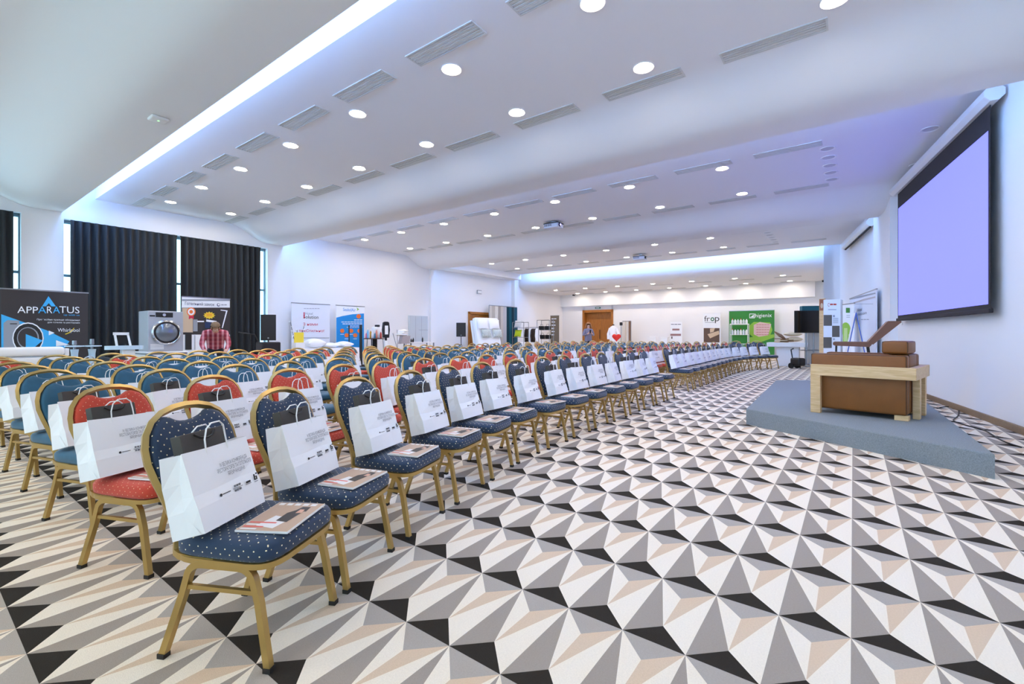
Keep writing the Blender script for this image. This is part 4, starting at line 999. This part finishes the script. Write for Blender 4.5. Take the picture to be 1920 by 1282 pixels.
P0 = Vector(La(917, 15.6)); P1 = Vector(La(969, 15.6)); L_ = (P1-P0).length; zt = zat(572, P0.y)
r = thing('curtain_rack', 'tall rack of hanging cream, grey and teal curtain samples', 'curtain rack', (P0.x, P0.y, 0), RHO)
MB().tube([(0, 0, zt), (L_, 0, zt)], .02).build('rail', M_steel, r)
for xx in (0, L_): MB().tube([(xx, 0, 0), (xx, 0, zt)], .02).box(xx-.03, xx+.03, -.3, .3, 0, .03).build('post', M_steel, r)
cols = [(214, 206, 196), (196, 188, 178), (228, 222, 214), (170, 160, 152), (210, 200, 190), (200, 196, 196), (20, 66, 78), (24, 92, 108), (16, 52, 66), (40, 90, 110)]
for i, c_ in enumerate(cols):
    w_ = L_/len(cols); drape(w_*.96, .08, zt-.02, i).build('curtain_sample', mat('sample_%d' % i, c_, .9), r, (w_*i+.01, 0, 0), smooth=80)
def rack(name, label, px0, px1, b, ytop, shelves, cat='shelf', m=M_steel, dpt=.45):
    P0 = Vector(Lb(px0, b)); P1 = Vector(Lb(px1, b)); w_ = (P1-P0).length; zt = zat(ytop, (P0.y+P1.y)/2)
    r = thing(name, label, cat, (P0.x, P0.y, 0), RHO-math.pi/2)
    for xx in (0, w_):
        for yy in (0, dpt): MB().tube([(xx, yy, 0), (xx, yy, zt)], .016).build('post', m, r)
    for z in shelves: MB().box(0, w_, 0, dpt, z-.02, z).build('shelf_board', m, r)
    MB().tube([(0, 0, zt), (w_, 0, zt)], .014).tube([(0, dpt, zt), (w_, dpt, zt)], .014).build('top_rail', m, r)
    return r, w_, zt, P0
r, w_, zt, P0 = rack('wire_shelf', 'chrome wire shelf holding pillows and folded linen', 961, 982, 19.9, 604, (.5, 1.05, 1.55))
ux = Vector((math.cos(RHO-math.pi/2), math.sin(RHO-math.pi/2))); uy = Vector((-ux.y, ux.x))
for i, (z, col, lab) in enumerate(((1.56, (214, 214, 216), 'pale grey cushion leaning on the wire shelf'), (1.06, (196, 208, 40), 'lime green cushion on the wire shelf'))):
    q = P0+ux*.22+uy*.2; pillow(lab, (q.x, q.y, z+.2), (.45, .4, .16), (math.pi/2-.3, 0, RHO-math.pi/2), mat('cushion_%d' % i, col, .9), 'cushion', 'shelf cushions')
for i in range(3):
    q = P0+ux*(w_*.62)+uy*.22; o = MB().box(-.2, .2, -.18, .18, 0, .09, bev=.03, seg=3).build('folded_linen', M_linen, smooth=50); o.location = (q.x, q.y, .502+.091*i); o.rotation_euler[2] = RHO-math.pi/2
    tag(o, 'folded white linen on the wire shelf, %s from the bottom' % ORD[i], 'linen', 'folded linen')
P0 = Vector(Lb(985, 20.95)); P1 = Vector(Lb(1010, 20.95)); w_ = (P1-P0).length; zt = zat(614, P0.y)
r = thing('clothes_rail', 'clothes rail standing between the two shelves', 'clothes rail', (P0.x, P0.y, 0), RHO-math.pi/2)
MB().tube([(0, 0, zt), (w_, 0, zt)], .016).build('rail', M_steel, r)
for xx in (0, w_): MB().tube([(xx, 0, 0), (xx, 0, zt)], .016).box(xx-.02, xx+.02, -.25, .25, 0, .03).build('post', M_steel, r)
for i in range(6):
    q = P0+ux*(w_*(.1+.16*i)); wh = i in (2, 5)
    g = thing('jacket', ('white chef jacket' if wh else 'dark waistcoat')+' hanging on the clothes rail, %s from left' % ORD[i], 'jacket', (q.x, q.y, 0), RHO+.25, 'clothes on the rail')
    mm = M_linen if wh else mat('dark_cloth', (56, 44, 36), .9)
    MB().prism([(-.07, zt-.06), (.07, zt-.06), (.2, zt-.14), (.2, zt-.8), (-.2, zt-.8), (-.2, zt-.14)], 'y', -.05, .05).build('torso', mm, g)
    for s_ in (-1, 1): MB().tube([(s_*.19, 0, zt-.16), (s_*.25, 0, zt-.45), (s_*.24, -.03, zt-.7)], .055).build('sleeve', mm, g, smooth=60)
    MB().tube([(0, 0, zt-.06), (0, 0, zt-.01), (.02, 0, zt+.02)], .006).build('hanger_hook', M_steel, g)
r, w_, zt, P0 = rack('display_shelf', 'metal shelf with dark bags beside the brown banner', 1007, 1030, 21.9, 600, (.45, .95, 1.45))
for i, (fx, z) in enumerate(((.2, 1.45), (.7, 1.45), (.25, .95), (.75, .95), (.5, .45))):
    q = P0+ux*(w_*fx)+uy*.22; g = thing('handbag', 'dark bag on the metal display shelf, %s of five' % ORD[i], 'bag', (q.x, q.y, z+.001), RHO-math.pi/2, 'dark bags on shelf')
    MB().box(-.16, .16, -.09, .09, 0, .22, bev=.03).build('body', M_black, g); MB().tube([(-.09, 0, .21), (-.07, 0, .32), (.07, 0, .32), (.09, 0, .21)], .009).build('handle', M_black, g)
p = Panel('advertising_banner', 'narrow brown banner with pale lettering in the far corner', 'banner', Lb(1032, 24.5), Lb(1048, 24.5), .05, zat(592, Lb(1040, 24.5)[1]), ink('umber', (110, 96, 78)), frame=M_steel)
for i in range(6): p.line(1034, 596+6*i, 1034+(10, 8, 9, 6, 7, 6)[i], 599+6*i, I_w)
# ---- 8 back wall side
x, y = Lb(1150, 25.2); zt = zat(610, y)
r = thing('bathrobe_mannequin', 'white bathrobe on a mannequin stand beside the back door', 'mannequin', (x, y, 0), RHO-math.pi/2)
MB().lathe([(.2, .75), (.24, 1.05), (.19, 1.25), (.24, zt-.2), (.17, zt-.08), (.06, zt-.02), (.05, zt)], n=20).build('robe', M_linen, r, smooth=60)
for s_ in (-1, 1): MB().tube([(s_*.2, 0, zt-.16), (s_*.32, 0, zt-.5), (s_*.28, -.06, zt-.8)], (.08, .085, .08)).build('sleeve', M_linen, r, smooth=60)
MB().tube([(0, 0, .02), (0, 0, .78)], .02).lathe([(.2, 0), (.2, .02)]).build('stand', M_steel, r)
MB().lathe([(.05, 0), (.07, .03), (.04, .06)], c=(0, 0, zt)).build('neck_cap', M_dark, r)
x, y = Lb(1156, 24.6); zc = zat(632, y)
hp = [(.16*1.25*math.sin(t_)**3*1.3, (.13*math.cos(t_)-.05*math.cos(2*t_)-.02*math.cos(3*t_)-.01*math.cos(4*t_))*1.5) for t_ in [6.2832*k_/28 for k_ in range(28)]]
r = thing('display_box', 'white box carrying the red heart cushion', 'box', (x, y, 0), RHO-math.pi/2); MB().box(-.3, .3, -.2, .2, 0, zc-.27, bev=.01).build('body', M_white, r)
mb = MB(); mb.layers([[(a_*s_, yy, b_*s_+zc) for a_, b_ in hp] for s_, yy in ((.75, -.09), (.95, -.06), (1, 0), (.95, .06), (.75, .09))]); o = mb.build('heart_cushion', M_red, smooth=70); o.location = (x, y, 0); o.rotation_euler[2] = RHO-math.pi/2
tag(o, 'bright red heart shaped cushion near the back door', 'cushion')
x, y = Lb(1164.5, 25.2); r = thing('coat_stand', 'thin metal stand with a clip between heart and drapes', 'stand', (x, y, 0), 0)
MB().tube([(0, 0, .02), (0, 0, zat(604, y))], .022).lathe([(.2, 0), (.2, .025)]).build('pole', M_steel, r); MB().box(-.08, .08, -.05, .05, zat(610, y), zat(604, y), bev=.02).build('clip', M_black, r)
P0 = Vector(Lb(1167, 26)); P1 = Vector(Lb(1183, 26)); w_ = (P1-P0).length; zt = zat(602, P0.y)
r = thing('fabric_stand', 'stand of cream and brown drapes against the rear wall', 'curtain rack', (P0.x, P0.y, 0), RHO-math.pi/2)
MB().tube([(0, 0, zt), (w_, 0, zt)], .02).build('rail', M_steel, r)
for xx in (0, w_): MB().tube([(xx, 0, 0), (xx, 0, zt)], .02).box(xx-.02, xx+.02, -.2, .2, 0, .03).build('post', M_steel, r)
for i, c_ in enumerate(((232, 226, 216), (224, 216, 204), (236, 232, 226), (150, 118, 96))): drape(w_*.24, .06, zt-.02, i+3, .04, .14).build('drape', mat('drape_%d' % i, c_, .9), r, (w_*.25*i, 0, 0), smooth=80)
c5 = lambda x, y: (1060+x/8, 560+y/8)
p = Panel('advertising_banner', 'small white roll up banner with brown bed pictures', 'banner', Lb(1257, 26.6), Lb(1279, 26.6), .05, zat(603, Lb(1268, 26.6)[1]), I_w, frame=M_whitem)
p.line(*c5(1585, 374), *c5(1740, 392), I_navy); p.rect(*c5(1605, 448), *c5(1712, 475), ink('mauve', (150, 112, 112))); p.rect(*c5(1575, 525), *c5(1735, 556), ink('mauve', (150, 112, 112))); p.rect(*c5(1590, 565), *c5(1608, 600), I_br)
for i, px in enumerate((1226, 1247)):
    x, y = Lb(px, 26.0); r = thing('white_crate', 'low white display box by the rear wall, %s' % ('left one', 'right one')[i], 'box', (x, y, 0), RHO-math.pi/2, 'white display boxes')
    MB().box(-.18, .18, -.2, .2, 0, zat(630+2*i, y)-.05, bev=.02).build('body', M_white, r); MB().box(-.2, .2, -.22, .22, zat(630+2*i, y)-.05, zat(630+2*i, y), bev=.015).build('lid', M_white, r)
c4 = lambda x, y: (1290+x/5.189, 480+y/5.189)
p = Panel('advertising_banner', 'white frop roll up banner with a photo panel', 'banner', Lb(1318, 26.6), Lb(1351, 26.6), .05, zat(587, Lb(1335, 26.6)[1]), I_w, frame=M_whitem)
p.text('fr', *c4(158, 582), *c4(212, 634), I_ch); p.text('p', *c4(262, 594), *c4(305, 652), I_ch); p.disc(*c4(238, 614), 3.6, ink('leaf', (30, 110, 80))); p.disc(*c4(238, 614), 1.8, I_w)
p.rect(*c4(153, 700), *c4(307, 840), I_br); p.poly([c4(190, 760), c4(300, 725), c4(305, 760), c4(215, 800)], I_tan); p.poly([c4(215, 705), c4(262, 700), c4(250, 735), c4(215, 745)], I_tan); p.rect(*c4(165, 644), *c4(258, 648), I_gr)
p = Panel('advertising_banner', 'large green higienix banner covering part of the rear wall', 'banner', Lb(1367, 26.7), Lb(1452, 26.7), .05, zat(582.5, Lb(1410, 26.7)[1]), I_gn, frame=M_steel)
p.poly([c4(600, 790), c4(840, 760), c4(840, 790), c4(700, 840), c4(600, 850)], I_lg); p.poly([c4(590, 680), c4(640, 640), c4(800, 645), c4(822, 720), c4(790, 790), c4(650, 800), c4(600, 760)], I_lg)
p.poly([c4(640, 670), c4(700, 640), c4(810, 662), c4(800, 700), c4(780, 770), c4(690, 785), c4(640, 760)], I_pk)
p.text('higienix', *c4(655, 558), *c4(815, 606), I_w); p.rect(*c4(597, 560), *c4(650, 604), I_w); p.rect(*c4(602, 566), *c4(645, 598), I_gn); p.poly([c4(606, 594), c4(640, 570), c4(640, 594)], I_w)
for i in range(5): p.line(*c4(665, 662+24*i), *c4(795, 674+24*i), ink('rose', (190, 120, 120)))
r, w_, zt, P0 = rack('bottle_shelf', 'white shelf of cleaning bottles before the green banner', 1369, 1402, 26.0, 607, (.3, .72, 1.19, 1.72), m=M_white, dpt=.35)
for row, z in enumerate((1.19, 1.72)):
    for i in range(6):
        q = P0+ux*(w_*(.1+.16*i))+uy*.15
        bottle('white cleaning bottle on %s tier of bottle shelf, %s from left' % (('middle', 'top')[row], ORD[i]), q.x, q.y, z+.001, .3, .055, M_white if i % 2 else mat('bottle_pale', (210, 220, 230), .3), ink('green', (42, 128, 44)) if i % 3 else M_red, 'bottles on the white shelf')
# exit sign over back door
x, y = Lb(1121, BW-.03); r = thing('exit_sign', 'green exit sign above the back double door', 'sign', (x, y, zat(578.5, y)-.0), RHO-math.pi/2)
MB().box(-.18, .18, -.04, .03, 0, .1).build('sign_box', ink('exit', (60, 110, 84)), r); MB().box(-.12, .12, -.043, -.04, .03, .07).build('sign_symbol', I_w, r)
# ---- 9 right corner
x, y = Fl(1474, 686); r = thing('reception_counter', 'white pedestal counter at the end of the front row', 'counter', (x, y, 0), RHO-math.pi/2)
cz_ = zat(642, y)
MB().box(-.30, .42, -.1, .45, 0, cz_-.16).build('pedestal', M_whitem, r); MB().box(-.62, .72, -.3, .5, cz_-.16, cz_, bev=.01).build('counter_top', M_whitem, r)
for i in range(5):
    o = MB().box(-.2, .2, -.15, .15, 0, .03, bev=.004, seg=1).build('sample_board', mat('kraft_%d' % (i % 3), ((196, 160, 112), (120, 88, 60), (214, 196, 160))[i % 3], .7)); o.location = (x-.1+.22*(i % 2), y+.15, cz_+.001+.031*i); o.rotation_euler[2] = .5*i
    tag(o, 'flat wooden sample board on the white counter, %s from bottom' % ORD[i], 'sample board', 'sample boards')
o = MB().box(-.22, .22, -.015, .015, 0, .34).build('tilted_display', mat('kraft_1', (120, 88, 60))); o.location = (x+.0, y+.2, cz_+.16); o.rotation_euler = (-.9, .3, .4); tag(o, 'small tilted sample frame on top of the counter pile', 'frame')
for i in range(2): pillow('cream pillow on the white counter, %s one' % ('lower', 'upper')[i], (x+.50-.06*i, y+.32, cz_+.12+.2*i), (.6, .42, .18), (0, 0, -.5+.2*i), mat('cream_cotton', (228, 210, 178), .9), group='cream pillows')
Yt = 16.6; xt = (1518.5-CX)/F*Yt
r = thing('television', 'black flat screen television on a wheeled metal stand', 'television', (xt, Yt, 0), -.25)
z0, z1 = zat(624, Yt), zat(582, Yt); hw = .50
MB().box(-hw, hw, -.03, .03, z0, z1, bev=.006, seg=1).build('tv_body', M_black, r); MB().box(-hw+.02, hw-.02, -.034, -.03, z0+.03, z1-.02).build('tv_screen', mat('tv_glass', (14, 12, 8), .08), r)
for dx in (-.1, .14): MB().tube([(dx, .06, .12), (dx, .06, z1-.2)], .03).build('stand_post', M_steel, r)
MB().tube([(-.4, -.25, .1), (-.38, .3, .12), (.38, .3, .12), (.4, -.25, .1)], .03).build('stand_base', M_chrome, r)
for dx in (-.4, .4):
    for dy in (-.25, .3): MB().lathe([(.045, -.02), (.045, .02)], M=Matrix.Translation((dx, dy, .045)) @ Matrix.Rotation(math.pi/2, 4, 'Y')).build('wheel', M_black, r)
MB().box(-.3, .3, -.1, .2, .62, .65).build('stand_shelf', M_steel, r)
Yb = 17.0; xb = (1528-CX)/F*Yb
r = thing('storage_cabinet', 'pale cabinet with a teal box on top behind the television', 'cabinet', (xb, Yb, 0), -.25)
MB().box(-.25, .3, 0, .3, 0, zat(584, Yb), bev=.02).build('body', mat('pale_cabinet', (196, 194, 188), .6), r); MB().box(-.42, .2, 0, .28, zat(584, Yb), zat(573, Yb), bev=.02).build('top_box', I_teal, r)
Yw = 16.2; r = thing('vacuum_trolley', 'black wheeled cleaning trolley beside the white counter', 'trolley', ((1496-CX)/F*Yw, Yw, 0), .3)
MB().box(-.15, .15, -.2, .2, .1, .38, bev=.06).build('body', M_black, r); MB().tube([(-.06, .15, .3), (-.03, .25, .66), (.08, .25, .7)], .02).build('handle', M_black, r)
for dx in (-.14, .14): MB().lathe([(.1, -.025), (.1, .025)], M=Matrix.Translation((dx, .15, .1)) @ Matrix.Rotation(math.pi/2, 4, 'Y')).build('wheel', M_dark, r)
c6 = lambda x, y: (1480+x/8.545, 540+y/8.545)
Ya = 14.6
p = Panel('wood_board', 'tall narrow wooden sample board behind the television', 'board', ((1536-CX)/F*15.6, 15.6), ((1546-CX)/F*15.4, 15.4), .0, zat(560, 15.5), M_pine, thick=.04)
p.rect(1536.5, 561, 1545.5, 582, mat('ink_rust', (150, 90, 60))); p.disc(1541, 573, 2.5, I_tan, 5)
p = Panel('display_tower', 'white four sided display tower with photo squares', 'display stand', ((1544-CX)/F*Ya, Ya), ((1576-CX)/F*(Ya-.3), Ya-.3), .0, zat(562, Ya), I_w, thick=.5)
p.text('C', *c6(615, 238), *c6(645, 296), ink('brick', (190, 70, 50))); p.line(*c6(652, 236), *c6(762, 286), ink('brick', (190, 70, 50))); p.rect(*c6(620, 340), *c6(755, 350), I_gr)
for a_ in ((550, 430, 683, 603), (686, 603, 806, 783), (545, 787, 680, 958)): p.rect(*c6(a_[0], a_[1]), *c6(a_[2], a_[3]), ink('slate', (96, 88, 80)))
for a_ in ((700, 432, 730, 465), (700, 805, 730, 830)): p.rect(*c6(a_[0], a_[1]), *c6(a_[2], a_[3]), I_gr)
for i in range(5): p.rect(*c6(700, 480+18*i), *c6(785, 486+18*i), I_gr)
wallp = lambda px, out: (lambda t: (lambda Y: (t*Y, Y))(((3.283-.8854*out)-.4648/.8854*(.4648*out))/(t-.4648/.8854)))((px-CX)/F)
p = Panel('advertising_banner', 'white Hotel Solution banner with wavy top against the right wall', 'banner', wallp(1593, .25), wallp(1643, .25), .05, zat(551, wallp(1620, .25)[1]), ink('pale', (226, 230, 240)), frame=M_steel)
p.text('Hotel', *c6(1090, 325), *c6(1165, 372), I_ch); p.text('Solution', *c6(1060, 385), *c6(1240, 432), I_ch); p.line(*c6(1150, 490), *c6(1285, 515), I_gr)
p.poly([c6(970, 150), c6(1150, 120), c6(1385, 70), c6(1385, 90), c6(1150, 150), c6(970, 185)], I_gr); p.poly([c6(1030, 230), c6(1200, 170), c6(1385, 130), c6(1385, 150), c6(1200, 200), c6(1050, 245)], mat('ink_wave', (190, 180, 178)))
p.rect(*c6(990, 250), *c6(1350, 256), I_gr)
P0 = ((1580-CX)/F*13.6, 13.6); P1 = ((1601-CX)/F*12.9, 12.9)
p = Panel('advertising_banner', 'narrow white banner with a green arch beside the display tower', 'banner', P0, P1, .05, zat(573, 13.9), I_w, frame=M_steel)
p.rect(*c6(908, 315), *c6(972, 395), ink('green', (42, 128, 44))); p.disc(*c6(905, 660), 9, I_lg, 13); p.rect(*c6(862, 660), *c6(955, 860), I_lg); p.rect(*c6(880, 640), *c6(935, 850), mat('ink_pale_lime', (190, 214, 140)))
for i in range(2): p.line(*c6(920, 430+30*i), *c6(985, 444+30*i), I_gr)
Yf = 11.3; xf = (1604-CX)/F*Yf
r = thing('folding_sign', 'blank white folding sign board with blue edges', 'sign', (xf, Yf, 0), -.55)
zt = zat(586, Yf)
for s_, m in ((1, M_white), (-1, M_white)):
    b_ = MB().prism([(0, zt), (.02, zt), (s_*.30+.02, 0), (s_*.30, 0)], 'y', -.02 if s_ > 0 else 0, .42).build('board', m, r)
    MB().tube([(.01, -.02, zt), (s_*.30+.01, -.02, .0)], .012).build('edge_strip', mat('blue_edge', (90, 120, 200)), b_)

# ---- small fittings
for i, (px, py, b_) in enumerate(((1541, 531, 27.0), (1073, 541, 26.6))):
    x, y = Lb(px, b_) if i == 0 else Lb(px+3, b_)
    if i == 0: x, y = Wd(1.15, 26.6)
    r = thing('security_camera', ('small black security camera in the %s rear ceiling corner' % ('right', 'left')[i]), 'camera', (x, y, H4), RHO-math.pi/2)
    MB().lathe([(.05, -.03), (.05, 0)]).build('mount', M_white, r); MB().box(-.05, .05, -.12, .08, -.11, -.03, bev=.015).build('camera_body', M_black, r)
